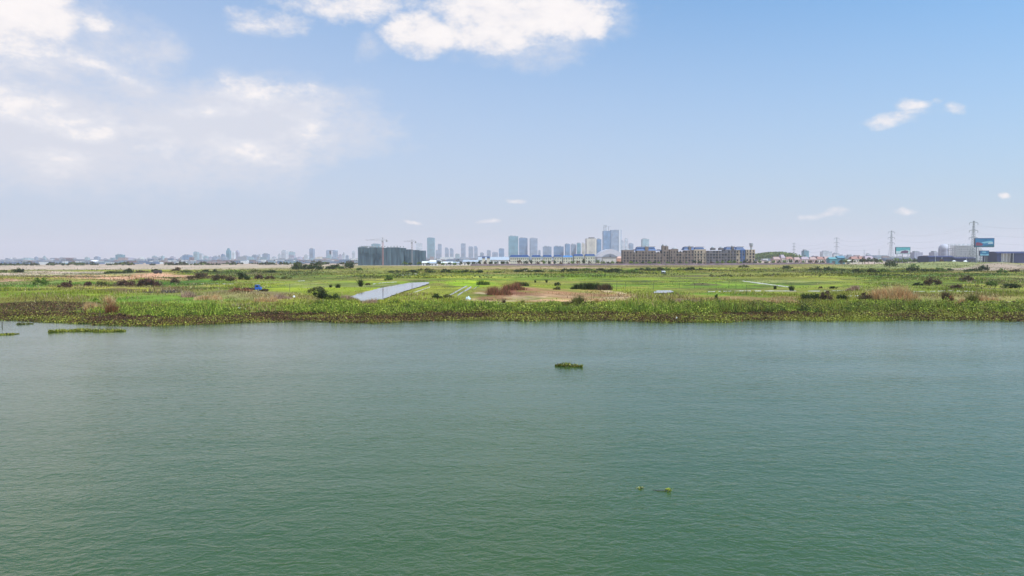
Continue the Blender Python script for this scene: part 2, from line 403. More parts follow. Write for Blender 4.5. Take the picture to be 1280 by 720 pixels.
def lin(c): 
    c = np.array(c)/255.; return np.where(c <= .04045, c/12.92, ((c+.055)/1.055)**2.4)
GAIN = 0.80
STREAK = []      # sunlit appearance (sRGB photo value) -> surface reflectance
def alb(c):
    v = lin(c)*GAIN
    return v*np.array([1.10,.95,.72]) if c[1] > c[0] else v
GRN=(130,146,46); LIME=(150,162,56); OLV=(148,134,70); DRY=(168,142,100); SOIL=(172,130,92); SAND=(212,176,144); BEI=(196,172,148)
DKG=(72,98,42); BRN=(110,80,58); RED=(128,72,60); PALE=(214,206,200); FAR=(188,164,142)
def sm(a, b, x):
    t = np.clip((x-a)/(b-a), 0, 1); return t*t*(3-2*t)
def ell(cx, cy, rx, ry, col, k=1.0, edge=.5):
    return (cx, cy, rx, ry, col, k, edge)
PATCH = [ # far to near
    ell(120,335,330,2.2,BEI), ell(430,334.5,160,1.2,OLV), ell(330,334.5,100,.9,BEI,.7), ell(640,335,120,1.6,DRY,1), ell(700,334.2,70,.9,SAND,.8), ell(800,333.2,240,1.2,BRN,.6), ell(1000,333,110,1.5,OLV), ell(1150,333,110,2.6,(150,150,90)), ell(1250,336,60,3,(176,152,130)),
    ell(60,342,120,3.0,BEI), ell(170,342,90,1.3,DKG,.7), ell(290,341,130,1.8,(104,122,70)), ell(20,341,30,1,(110,128,74)), ell(150,347.2,125,3.4,(206,158,124)), ell(165,346.8,95,2.2,(220,168,132)), ell(15,350.5,34,1.8,(212,162,130)), ell(70,350,60,2.5,OLV),
    ell(60,356,110,3.5,(98,140,50)), ell(240,354,60,2.6,(88,135,52)), ell(120,358,60,2.6,OLV), ell(180,361,70,3.6,BRN,.8), ell(180,363,36,2.0,(74,60,56),1), ell(172,367,20,.9,(200,176,140),.8), ell(206,361,14,.8,(210,180,150),.8),
    ell(420,353,170,1.7,(134,158,48)), ell(380,360,120,4.5,(140,160,46)), ell(480,345,200,1.4,(110,138,58)), ell(560,347,60,2,(140,150,60)),
    ell(590,354,28,4.5,(150,186,44)), ell(600,352,10,1.2,(196,220,40)), ell(590,349,90,1.0,(92,120,44)),
    ell(660,347,150,3.0,(122,148,50)), ell(760,343,120,1.2,(108,140,54)), ell(950,343,170,1.6,(132,140,66)), ell(880,349,170,2.4,(130,150,50)), ell(1000,348,120,2,(138,142,62)), ell(900,356,180,3.6,(116,148,48)), ell(1080,356,110,3,(132,152,52)),
    ell(1180,345,120,2.0,(100,134,54)), ell(1190,352,110,5,(118,136,52)), ell(1180,363,140,5,(124,140,50)),
    ell(685,369,86,7.6,(172,130,90)), ell(700,372,60,3.5,(200,156,116)), ell(765,369,20,4,(200,160,120),.6), ell(640,366,34,4,(140,86,66),.8), ell(610,373,50,1.6,(206,168,130),.8), ell(665,370.5,30,1.4,(218,176,140),.8), ell(900,367,60,1.2,(112,146,44)),
    ell(860,374,60,1.6,(150,120,76),.7), ell(820,369,40,1.4,(140,126,72),.6), ell(1100,379,70,2,(132,118,66),.6), ell(380,371,50,3,(150,134,76),.6), ell(930,372,90,2.6,(158,126,80),.9), ell(960,378,60,3,(138,124,66),.7), ell(1180,372,110,2.6,(148,130,80),.7), ell(1240,376.5,60,.9,(196,180,140)),
    ell(200,370,170,5,(146,140,66),.7), ell(60,376,90,2.2,(150,140,66),.8), ell(310,372,70,4,(166,140,90),.7),
    ell(300,366,60,4,(150,126,92),.8), ell(250,372,80,6,(140,138,80),.6), ell(310,383,36,2.5,(168,146,118),.8), ell(420,371,30,2,(150,120,90),.6),
    ell(60,368,130,3,(128,148,50)), ell(70,383,90,5.5,(88,66,48),.8), ell(150,384,50,4,(120,92,60),.6), ell(200,374,90,5,(108,142,50)),
]
_r = random.Random(5)
for _ in range(150):
    cy = 337.5+25*_r.random()**1.2; cx = _r.uniform(-60,1340)
    if 585 < cx < 790 and cy > 358: continue
    STREAK.append(ell(cx, cy, _r.uniform(14,95), _r.uniform(.22,.55)*(1+(cy-338)/30), _r.choice([(78,96,42),(92,104,46),(104,96,58),(96,112,48),(170,176,74),(150,150,84),(88,110,44)]), _r.uniform(.6,1.0), .3))
for _ in range(60):
    STREAK.append(ell(_r.uniform(590,785), _r.uniform(361,378), _r.uniform(5,26), _r.uniform(.4,1.3), _r.choice([(150,108,72),(128,100,62),(210,176,140),(140,136,70),(128,140,60),(116,132,54)]), _r.uniform(.4,.9), .6))
PATCH = PATCH + STREAK
def ground_color(X, Y, U, V):
    w1 = (fbm(X*.03, Y*.03)-.5); w2 = (fbm(X*.15+9, Y*.15)-.5); w3 = (fbm(X*.008+3, Y*.011)-.5)
    u = U + w1*60 + w2*14; dy = V-321+ (U-640)*(4/1280.)   # roll taken out
    v = 321 + dy*(1 + w1*.16 + w2*.08) - (U-640)*0 
    C = np.zeros(X.shape+(3,)); C[:] = alb(GRN)
    k = sm(-.25,.25, w1+w2*.6)[...,None]; C = C*(1-k)+alb(OLV)*k
    k = sm(.03,.2, w3+w2*.3)[...,None]*.7; C = C*(1-k)+alb(LIME)*k
    k = sm(333, 331.2, v)[...,None]; C = C*(1-k)+alb(FAR)*k
    for (cx, cy, rx, ry, col, st, edge) in PATCH:
        cyy = cy + (cx-640)*(4/1280.)
        r = np.sqrt(((u-cx)/rx)**2 + ((v-cyy)/ry)**2) + w2*.5
        kk = (st*sm(1+edge*.6, 1-edge*.6, r))[...,None]
        C = C*(1-kk) + alb(col)*kk
    # field dikes: thin low darker ridges running across the view, world-spaced
    dk = np.abs(((Y + (fbm(X*.004, Y*.004)-.5)*90) / (18.0+Y*.03)) % 1 - .5)
    kk = (sm(.06, .03, dk)*sm(640, 600, Y)*sm(250, 280, Y)*sm(235,260,U)*.75*sm(.3,.6,fbm(X*.02+40,Y*.02)))[...,None]
    C = C*(1-kk)+alb((84,92,46))*kk
    return C
C = ground_color(X, Y, U, V)
fine = fbm(X*.5, Y*.5, 3)-.5; blot = fbm(X*.05+31, Y*.035+7, 4)-.5; C = C*(1+fine[...,None]*.5+blot[...,None]*np.array([.9,.7,.9]))
me = bpy.data.meshes.new('ground')
co = np.stack([X, Y, Z], -1).reshape(-1,3)
ii = (np.arange(NR-1)[:,None]*NC + np.arange(NC-1)[None,:]).ravel()
quads = np.stack([ii, ii+1, ii+NC+1, ii+NC], 1)
me.vertices.add(len(co)); me.vertices.foreach_set('co', co.astype(np.float32).ravel())
me.loops.add(quads.size); me.loops.foreach_set('vertex_index', quads.astype(np.int32).ravel())
me.polygons.add(len(quads)); me.polygons.foreach_set('loop_start', np.arange(0, quads.size, 4, dtype=np.int32))
ca = me.color_attributes.new('tint', 'FLOAT_COLOR', 'POINT'); cc = np.ones((len(co),4), np.float32); cc[:,:3] = np.clip(C.reshape(-1,3),.004,.8)
ca.data.foreach_set('color', cc.ravel()); me.update(calc_edges=True); me.polygons.foreach_set('use_smooth', [True]*len(me.polygons))
gmat, gt, gb = nodes('meadow_ground')
ga = N(gt, 'ShaderNodeAttribute', attribute_name='tint'); gtc = N(gt, 'ShaderNodeTexCoord')
def gnoise(sx, sy, det):
    mp = N(gt, 'ShaderNodeMapping'); mp.inputs['Scale'].default_value = (sx, sy, 1); L(gt, gtc.outputs['Object'], mp.inputs[0])
    n = N(gt, 'ShaderNodeTexNoise'); n.inputs['Scale'].default_value = 1; n.inputs['Detail'].default_value = det; n.inputs['Roughness'].default_value = .65
    L(gt, mp.outputs[0], n.inputs['Vector']); return n.outputs[0]
g1 = gnoise(1.3, 1.3, 5); g2 = gnoise(.12, .05, 5)
gs = math_n(gt, 'ADD', math_n(gt, 'MULTIPLY', g1, .9), math_n(gt, 'MULTIPLY', g2, .9))
gmr = N(gt, 'ShaderNodeMapRange'); gmr.inputs[1].default_value = .55; gmr.inputs[2].default_value = 1.25; gmr.inputs[3].default_value = .55; gmr.inputs[4].default_value = 1.45
L(gt, gs, gmr.inputs[0])
gv = N(gt, 'ShaderNodeVectorMath', operation='SCALE'); L(gt, ga.outputs['Color'], gv.inputs[0]); L(gt, gmr.outputs[0], gv.inputs['Scale'])
L(gt, gv.outputs[0], gb.inputs['Base Color']); gb.inputs['Roughness'].default_value = .9; gb.inputs['Specular IOR Level'].default_value = .15
gbp = N(gt, 'ShaderNodeBump'); gbp.inputs['Distance'].default_value = .35; gbp.inputs['Strength'].default_value = .8; L(gt, g1, gbp.inputs['Height']); L(gt, gbp.outputs[0], gb.inputs['Normal'])
me.materials.append(gmat)
ground = bpy.data.objects.new('ground', me); COL.objects.link(ground); struct(ground)

# ponds and flooded furrows
pm_, pt_, pb_ = nodes('pond_water')
pb_.inputs['Base Color'].default_value = (.26,.25,.23,1); pb_.inputs['Roughness'].default_value = .03; pb_.inputs['IOR'].default_value = 1.33
ptc = N(pt_, 'ShaderNodeTexCoord'); pn = N(pt_, 'ShaderNodeTexNoise'); pn.inputs['Scale'].default_value = 1.2; L(pt_, ptc.outputs['Object'], pn.inputs['Vector'])
pbp = N(pt_, 'ShaderNodeBump'); pbp.inputs['Distance'].default_value = .004; L(pt_, pn.outputs[0], pbp.inputs['Height']); L(pt_, pbp.outputs[0], pb_.inputs['Normal'])
def sheet(name, poly, z, mat, sub=22, amp=.9):
    P = []
    k = len(poly)
    for i in range(k):
        a = at(*poly[i], LAND); b = at(*poly[(i+1)%k], LAND)
        for j in range(sub):
            p = a.lerp(b, j/sub); P.append((p.x + (random.random()-.5)*amp, p.y + (random.random()-.5)*amp*2, z))
    m = MB(); m.v = P; m.f = [tuple(range(len(P)))]
    o = struct(m.build(name, mat)); return o
for i, poly in enumerate(PONDS):
    c = (sum(p[0] for p in poly)/len(poly), sum(p[1] for p in poly)/len(poly))
    big = [(c[0]+(p[0]-c[0])*1.0, c[1]+(p[1]-c[1])*.97) for p in poly]
    sheet('pond_water', big, LAND-.1, pm_)
clay = plain('pale_dried_mud', (.50,.46,.38), .9, .3, .3)
# pale tracks and channels between the plots (narrow ribbons)
def ribbon(name, pts, wpx, mat, gap=0.0):
    m = MB()
    P = []
    for i in range(len(pts)-1):
        for j in range(14): 
            t = j/14; P.append((pts[i][0]*(1-t)+pts[i+1][0]*t, pts[i][1]*(1-t)+pts[i+1][1]*t))
    P.append(pts[-1])
    prev = None
    for i, (u, v) in enumerate(P):
        h = wpx*(.5+random.random()*.7)*.5
        a = at(u, v-h); b = at(u, v+h); k = len(m.v)
        za = float(land_z(np.array([a.x]), np.array([a.y]))[0])+.06; zb = float(land_z(np.array([b.x]), np.array([b.y]))[0])+.06
        m.v += [(a.x, a.y, za), (b.x, b.y, zb)]
        if prev is not None and not (random.random() < gap): m.f.append((prev, prev+1, k+1, k))
        prev = k
    return struct(m.build(name, mat))
ribbon('path', [(885,364.3),(930,363.4),(990,363.4),(1060,364),(1140,364.4),(1185,363.2),(1235,365.6)], .9, clay, .25)
ribbon('path', [(928,351),(950,353.8),(987,358.6)], 1.1, clay, 0)
ribbon('path', [(592,379.3),(640,379.2),(680,378.4)], .9, clay, .1)
ribbon('pond_water', [(562,369),(570,364.5),(578,360),(584,357.2)], 1.7, pm_, 0)
ribbon('pond_water', [(572,369),(579,364.5),(585,361),(589,358.6)], 2.2, pm_, 0)
ribbon('pond_water', [(592,361),(596,358.6),(599,357)], 1.0, pm_, .1)
ribbon('path', [(506,368.5),(520,364.5),(537,358.8)], .9, clay, .1)
ribbon('path', [(466,355),(482,353.2),(496,352.4)], .7, clay, .1)
ribbon('path', [(230,354.6),(262,354.6),(292,354.9)], .6, clay, 0)
ribbon('path', [(1236,384),(1262,383.4),(1300,383)], .9, clay, 0)
ribbon('path', [(1060,370.6),(1100,370.8),(1130,371.2)], .7, clay, .2)
ribbon('path', [(498,344.4),(512,342.8),(524,341.8)], .6, clay, .3)
ribbon('path', [(372,351.2),(381,350.6)], .7, clay, 0)
ribbon('path', [(640,339.2),(690,337.6),(735,338.6)], .8, plain('pale_sandy_track', (.5,.38,.28), .9, .2, .2), .15)
# ------------------------------------------------------------------ vegetation
LG = 1.3
def gz1(x, y): return float(land_z(np.array([float(x)]), np.array([float(y)]))[0])
def pick(cols, n, wt=None):
    c = np.array([alb(c) for c in cols]); i = rng.choice(len(cols), n, p=wt)
    return LG*c[i]*(.45+ rng.random((n,1))*1.1)
ORD = lambda n: {1:'first',2:'second',3:'third',4:'fourth',5:'fifth',6:'sixth',7:'seventh',8:'eighth',9:'ninth'}.get(n, '%dth' % n)

# water hyacinth mat along the shore
def sample_band(n, s0, s1, xr=None):
    """points at depth s0..s1 behind the waterline over the visible width"""
    yy = 150 + (s0+s1)/2
    x = (rng.random(n)*2-1)*(yy*.86 if xr is None else xr)
    s = s0 + rng.random(n)*(s1-s0)
    y = shore(x)+s
    return x, y, s
n = 130000
x, y, s = sample_band(n, -1.2, 13.0)
u, v = proj(x, y, np.zeros(n))
keep = rng.random(n) < np.clip((s+1.6)/2.2, 0, 1)*np.clip(.45+fbm(x*.25, y*.25)*1.0, 0, 1)
keep &= ~((s > 11) & (vnoise(x*.12+4, y*.3) > .5))
keep &= (s > .2) | (vnoise(x*.4, y*.4) > .45)
x, y, s, u = x[keep], y[keep], s[keep], u[keep]; n = len(x)
h = (.12+.42*rng.random(n))*np.clip((s+1.5)/3, .3, 1)*(.6+.8*fbm(x*.3, y*.3))
z = np.maximum(land_z(x, y), 0) + h
dead = fbm(x*.09+11, y*.25+4); k = (dead + (rng.random(n)-.5)*.6 > .44-.05*(s>4)+.10*np.clip((u-560)/300,0,1))
c1 = pick([(150,156,66),(126,136,56),(98,108,48),(166,166,84)], n); c2 = pick([(104,70,48),(82,58,40),(122,94,58),(62,48,34)], n)
cols = np.where(k[:,None], c2, c1)
V = leaf_cards(np.stack([x,y,z],1), .10+.12*rng.random(n), cols, .25)
o = np_mesh('water_hyacinth_mat', V, 4, cols, LEAF); tag(o, 'mat of brown and green water hyacinth along the waterline', 'water hyacinth', kind='stuff')

# dry brown hyacinth field stranded on the left bank
n = 42000; x = rng.uniform(-190,-70,n); y = rng.uniform(150,215,n); u, v = proj(x, y, np.full(n, LAND))
k = ((((u-60)/88)**2 + ((v-384)/6.5)**2) < .8+.8*(fbm(x*.15,y*.12)-.3)) & (y > shore(x)+6); x, y = x[k], y[k]; n = len(x)
cols = pick([(104,68,50),(84,56,44),(126,90,60),(64,48,38),(120,116,56)], n)
V = leaf_cards(np.stack([x,y,land_z(x,y)+.1+.4*rng.random(n)],1), .11+.14*rng.random(n), cols, .25)
tag(np_mesh('stranded_hyacinth', V, 4, cols, LEAF), 'red brown withered hyacinth lying on the left bank', 'water hyacinth', kind='stuff')

# tall bank grass
n = 250000
x, y, s = sample_band(n, 10, 45, 165)
u, v = proj(x, y, np.full(n, LAND))
base = fbm(x*.10+2, y*.10, 4)
right = np.clip((u-350)/60, 0, 1); mid = np.clip((u-110)/60,0,1)*np.clip((300-u)/40,0,1)
amt = np.maximum(right, mid)*np.clip(1-(s-(21+10*(base-.5)*2))/8, 0, 1) + .18
amt *= np.clip((base-.28)*4, 0.12, 1)
hp = (((u-60)/85)**2 + ((v-384)/6.5)**2) < 1.0+.5*(base-.5)
amt = np.where(hp, .04, amt)
keep = (rng.random(n) < amt*.36) & (inside_pond(u, v) < .5)
x, y, s, u, base, amt = x[keep], y[keep], s[keep], u[keep], base[keep], amt[keep]; n = len(x)
bump_ = .35+1.5*vnoise(x*.22+50, y*.30+9)**1.6+.5*vnoise(x*.7, y*.7)
h = (.35+1.2*rng.random(n)**.7)*np.clip(base*1.7, .4, 1.2)*np.clip(.45+amt, .4, 1)*bump_
rt = np.clip((u-780)/200,0,1)
gcol = pick([(126,156,58),(104,140,50),(142,168,70),(90,120,44),(156,172,84)], n)
ocol = pick([(132,136,62),(150,140,80),(112,118,54),(96,92,48)], n)
kk = (rng.random(n) < .12+.45*rt*(fbm(x*.05,y*.05)>.45))
cols = np.where(kk[:,None], ocol, gcol)
V = blades(np.stack([x,y,land_z(x,y)-.05],1), h, .10+.16*rng.random(n), .28)
o = np_mesh('bank_grass', V, 3, cols, LEAF); tag(o, 'tall bright green grass growing along the river bank', 'grass', kind='stuff')

# leafy clumps growing through the bank grass
cv = []; cc_ = []
for s0, s1, cnt, hm in ((9.5,16,560,1.05),(14,27,660,1.2),(26,44,300,.8)):
    x, y, s = sample_band(cnt, s0, s1, 165); u, v = proj(x, y, np.full(cnt, LAND))
    ok = (inside_pond(u, v) < .5) & ~((((u-60)/85)**2 + ((v-384)/6.5)**2) < 1) & ~((v > 360) & (v < 377) & (u > 590) & (u < 790)) & ~((np.abs(u-578) < 24) & (v > 355) & (v < 371)) & ((u > 365) | ((u > 190)&(u < 290)) | (rng.random(cnt) < .35)); x, y, u = x[ok], y[ok], u[ok]; zz = land_z(x, y)
    for i in range(len(x)):
        r = rng.uniform(.7,2.3); h = hm*rng.uniform(.7,2.1)*(.6+.4*r/2.3); m_ = int(90+90*r)
        pal_ = [(148,168,70),(118,144,56),(166,180,88),(78,98,40)] if rng.random() < (.8 if u[i] < 900 else .5) else ([(128,130,58),(104,108,48),(150,144,78),(84,80,42)] if rng.random() < .7 else [(70,92,40),(92,116,50),(56,72,34)])
        q = rng.normal(size=(m_,3))*np.array([r*.42, r*.42, .34*h]); q[:,2] = np.abs(q[:,2])*1.2*(1-.3*np.clip(np.abs(q[:,0])/r,0,1)) + .05
        col = pick(pal_, m_); q += np.array([x[i], y[i], zz[i]])
        cv.append(leaf_cards(q, .09+.13*rng.random(m_), col, .1)); cc_.append(col)
cc_ = np.concatenate(cc_); o = np_mesh('bank_herbs', np.concatenate(cv), 4, cc_, LEAF); tag(o, 'leafy green herb clumps growing thick on the river bank', 'herbs', kind='stuff')
# scrub texture of the far fields
n = 150000; Yy = 420 + (rng.random(n)**1.3)*620; x = (rng.random(n)*2-1)*Yy*.86
u, v = proj(x, Yy, np.full(n, LAND)); d = fbm(x*.03+70, Yy*.022+13, 4); gc = ground_color(x, Yy, u, v)
keep = (rng.random(n) < np.clip((d-.44)*6, .04, 1)*np.where(gc[:,0]>gc[:,1]*1.1,.12,1)) ; x, Yy, gc = x[keep], Yy[keep], gc[keep]; n = len(x)
cols = gc*(.55+.95*rng.random((n,1)))*np.array([1,1.0,.9])
wd = (fbm(x*.055+33, Yy*.03+3, 3) > .60) & (rng.random(n) < .8)
cols = np.where(wd[:,None], pick([(60,80,36),(84,96,44),(96,78,48),(46,58,32)], n), cols)
o = np_mesh('far_scrub', leaf_cards(np.stack([x, Yy, land_z(x, Yy)+.15+rng.random(n)*(.5+.9*wd)],1), .25+.45*rng.random(n), cols, .2), 4, cols, LEAF); tag(o, 'low rough scrub covering the far meadows', 'scrub', kind='stuff')

# meadow tufts further back
n = 520000
Yy = 165 + (rng.random(n)**1.6)*500; x = (rng.random(n)*2-1)*Yy*.86; y = Yy
u, v = proj(x, y, np.full(n, LAND))
d = fbm(x*.06+7, y*.05+1, 4)
rice = np.clip((v-339)/4,0,1)*np.clip((369-v)/6,0,1)*np.clip((u-300)/60,0,1)*np.clip(1-(u-1060)/60,0,1)
gc = ground_color(x, y, u, v)
bare = np.clip((gc[:,0]/(gc[:,1]+1e-4)-1.12)*4, 0, 1)
keep = (rng.random(n) < np.clip((d-.38)*3.5, .05, 1)*(1-.8*rice)*(1-.7*bare)) & (y > shore(x)+16) & (inside_pond(u, v) < .5)
keep &= ~((u > 640) & (v > 369) & (v < 374) & (u < 700))
x, y, u, v, d, gc, rice = x[keep], y[keep], u[keep], v[keep], d[keep], gc[keep], rice[keep]; n = len(x)
h = (.25+.9*rng.random(n)**1.5)*np.clip(d*1.8, .4, 1.3)*(1-.5*rice)
cols = gc*1.25*(1+(rng.random((n,1))-.5)*.7)
dr = rng.random(n) < np.where(fbm(x*.03+90, y*.03) > .52, .42, .14)
cols = np.where(dr[:,None], pick([(168,146,104),(140,110,76),(120,96,64),(186,166,124)], n), cols)
V = blades(np.stack([x,y,land_z(x,y)-.05],1), h, (.10+.22*rng.random(n))*np.clip(y/220,.8,2.6), .3)
o = np_mesh('meadow_grass', V, 3, cols, LEAF); tag(o, 'mixed green and straw coloured meadow grass behind the bank', 'grass', kind='stuff')

# bushes, reeds, shrubs -------------------------------------------------
KIND = {
 'dark':   [(42,56,28),(60,80,36),(32,42,26),(80,98,46)],
 'green':  [(84,112,46),(104,134,54),(64,90,38),(122,148,66)],
 'olive':  [(110,116,52),(92,92,46),(130,126,66),(72,76,40)],
 'brown':  [(96,70,52),(74,56,46),(118,88,62),(90,84,50)],
 'purple': [(98,62,54),(72,48,46),(122,84,66),(88,74,52)],
 'red':    [(156,92,68),(128,78,60),(174,120,86),(110,96,52)],
 'tawny':  [(226,184,132),(206,162,112),(236,200,150),(166,124,84)],
 'pinkdry':[(188,152,130),(164,130,108),(202,172,150),(140,112,90)],
}
def foliage_pts(n, W, Dp, H, lobes=7):
    """points in an uneven crown made of lobes, denser near the surface"""
    lobes = int(lobes*2.2); L_ = []
    for _ in range(lobes):
        a = rng.uniform(-.42,.42); top = (1-(abs(a)/.5)**2.2)*rng.uniform(.55,1.05)
        L_.append((a*W, rng.uniform(-.34,.34)*Dp, max(.12, top*rng.uniform(.35,.86))*H, rng.uniform(.07,.17)))
    i = rng.integers(0, lobes, n); l = np.array(L_)[i]
    d = rng.normal(size=(n,3))*.62
    P = np.stack([l[:,0]+d[:,0]*l[:,3]*W, l[:,1]+d[:,1]*l[:,3]*Dp*1.2, l[:,2]+d[:,2]*l[:,3]*H*1.5],1)
    P[:,2] = np.abs(P[:,2])+.01*H
    return P
def bush(name, label, cat, u, v, w, h, kind, upright=False, group=None):
    p = at(u, v + (0)); D = p.y; W_ = w/F*D*1.05; H_ = h/F*D*(1.22 if not upright else 1.08)
    z = gz1(p.x, p.y)
    n = int(min(3600, max(110, w*h*(8 if upright else 8))))
    cols = pick(KIND[kind], n)
    if upright:
        P = np.stack([rng.normal(size=n)*.24*W_, rng.normal(size=n)*.22*W_*.6, np.zeros(n)],1)
        nt_ = max(4, int(w/3.5)); tc0 = rng.uniform(-.45,.45,nt_)*(.4 if w < 8 else 1); th = np.array([rng.uniform(.45,1.08)*(1-(abs(a)/.62)**2) for a in tc0]); th[rng.integers(nt_)] = 1.05
        ti = rng.integers(0, nt_, n); P[:,0] = tc0[ti]*W_+rng.normal(size=n)*W_*.42/nt_**.8
        hh = H_*th[ti]*(.25+.8*rng.random(n)**.8)
        V = blades(P, hh, np.full(n, max(.1, .6/F*D)), .3); k = 3
    else:
        P = foliage_pts(n, W_, W_*.6, H_, lobes=max(5, int(w/4)))
        V = leaf_cards(P, np.full(n, .75/F*D)*(.6+.8*rng.random(n)), cols, .1); k = 4
    o = np_mesh(name, V, k, cols, LEAF, loc=(p.x, p.y, z-.1))
    tag(o, label, cat, group); return o
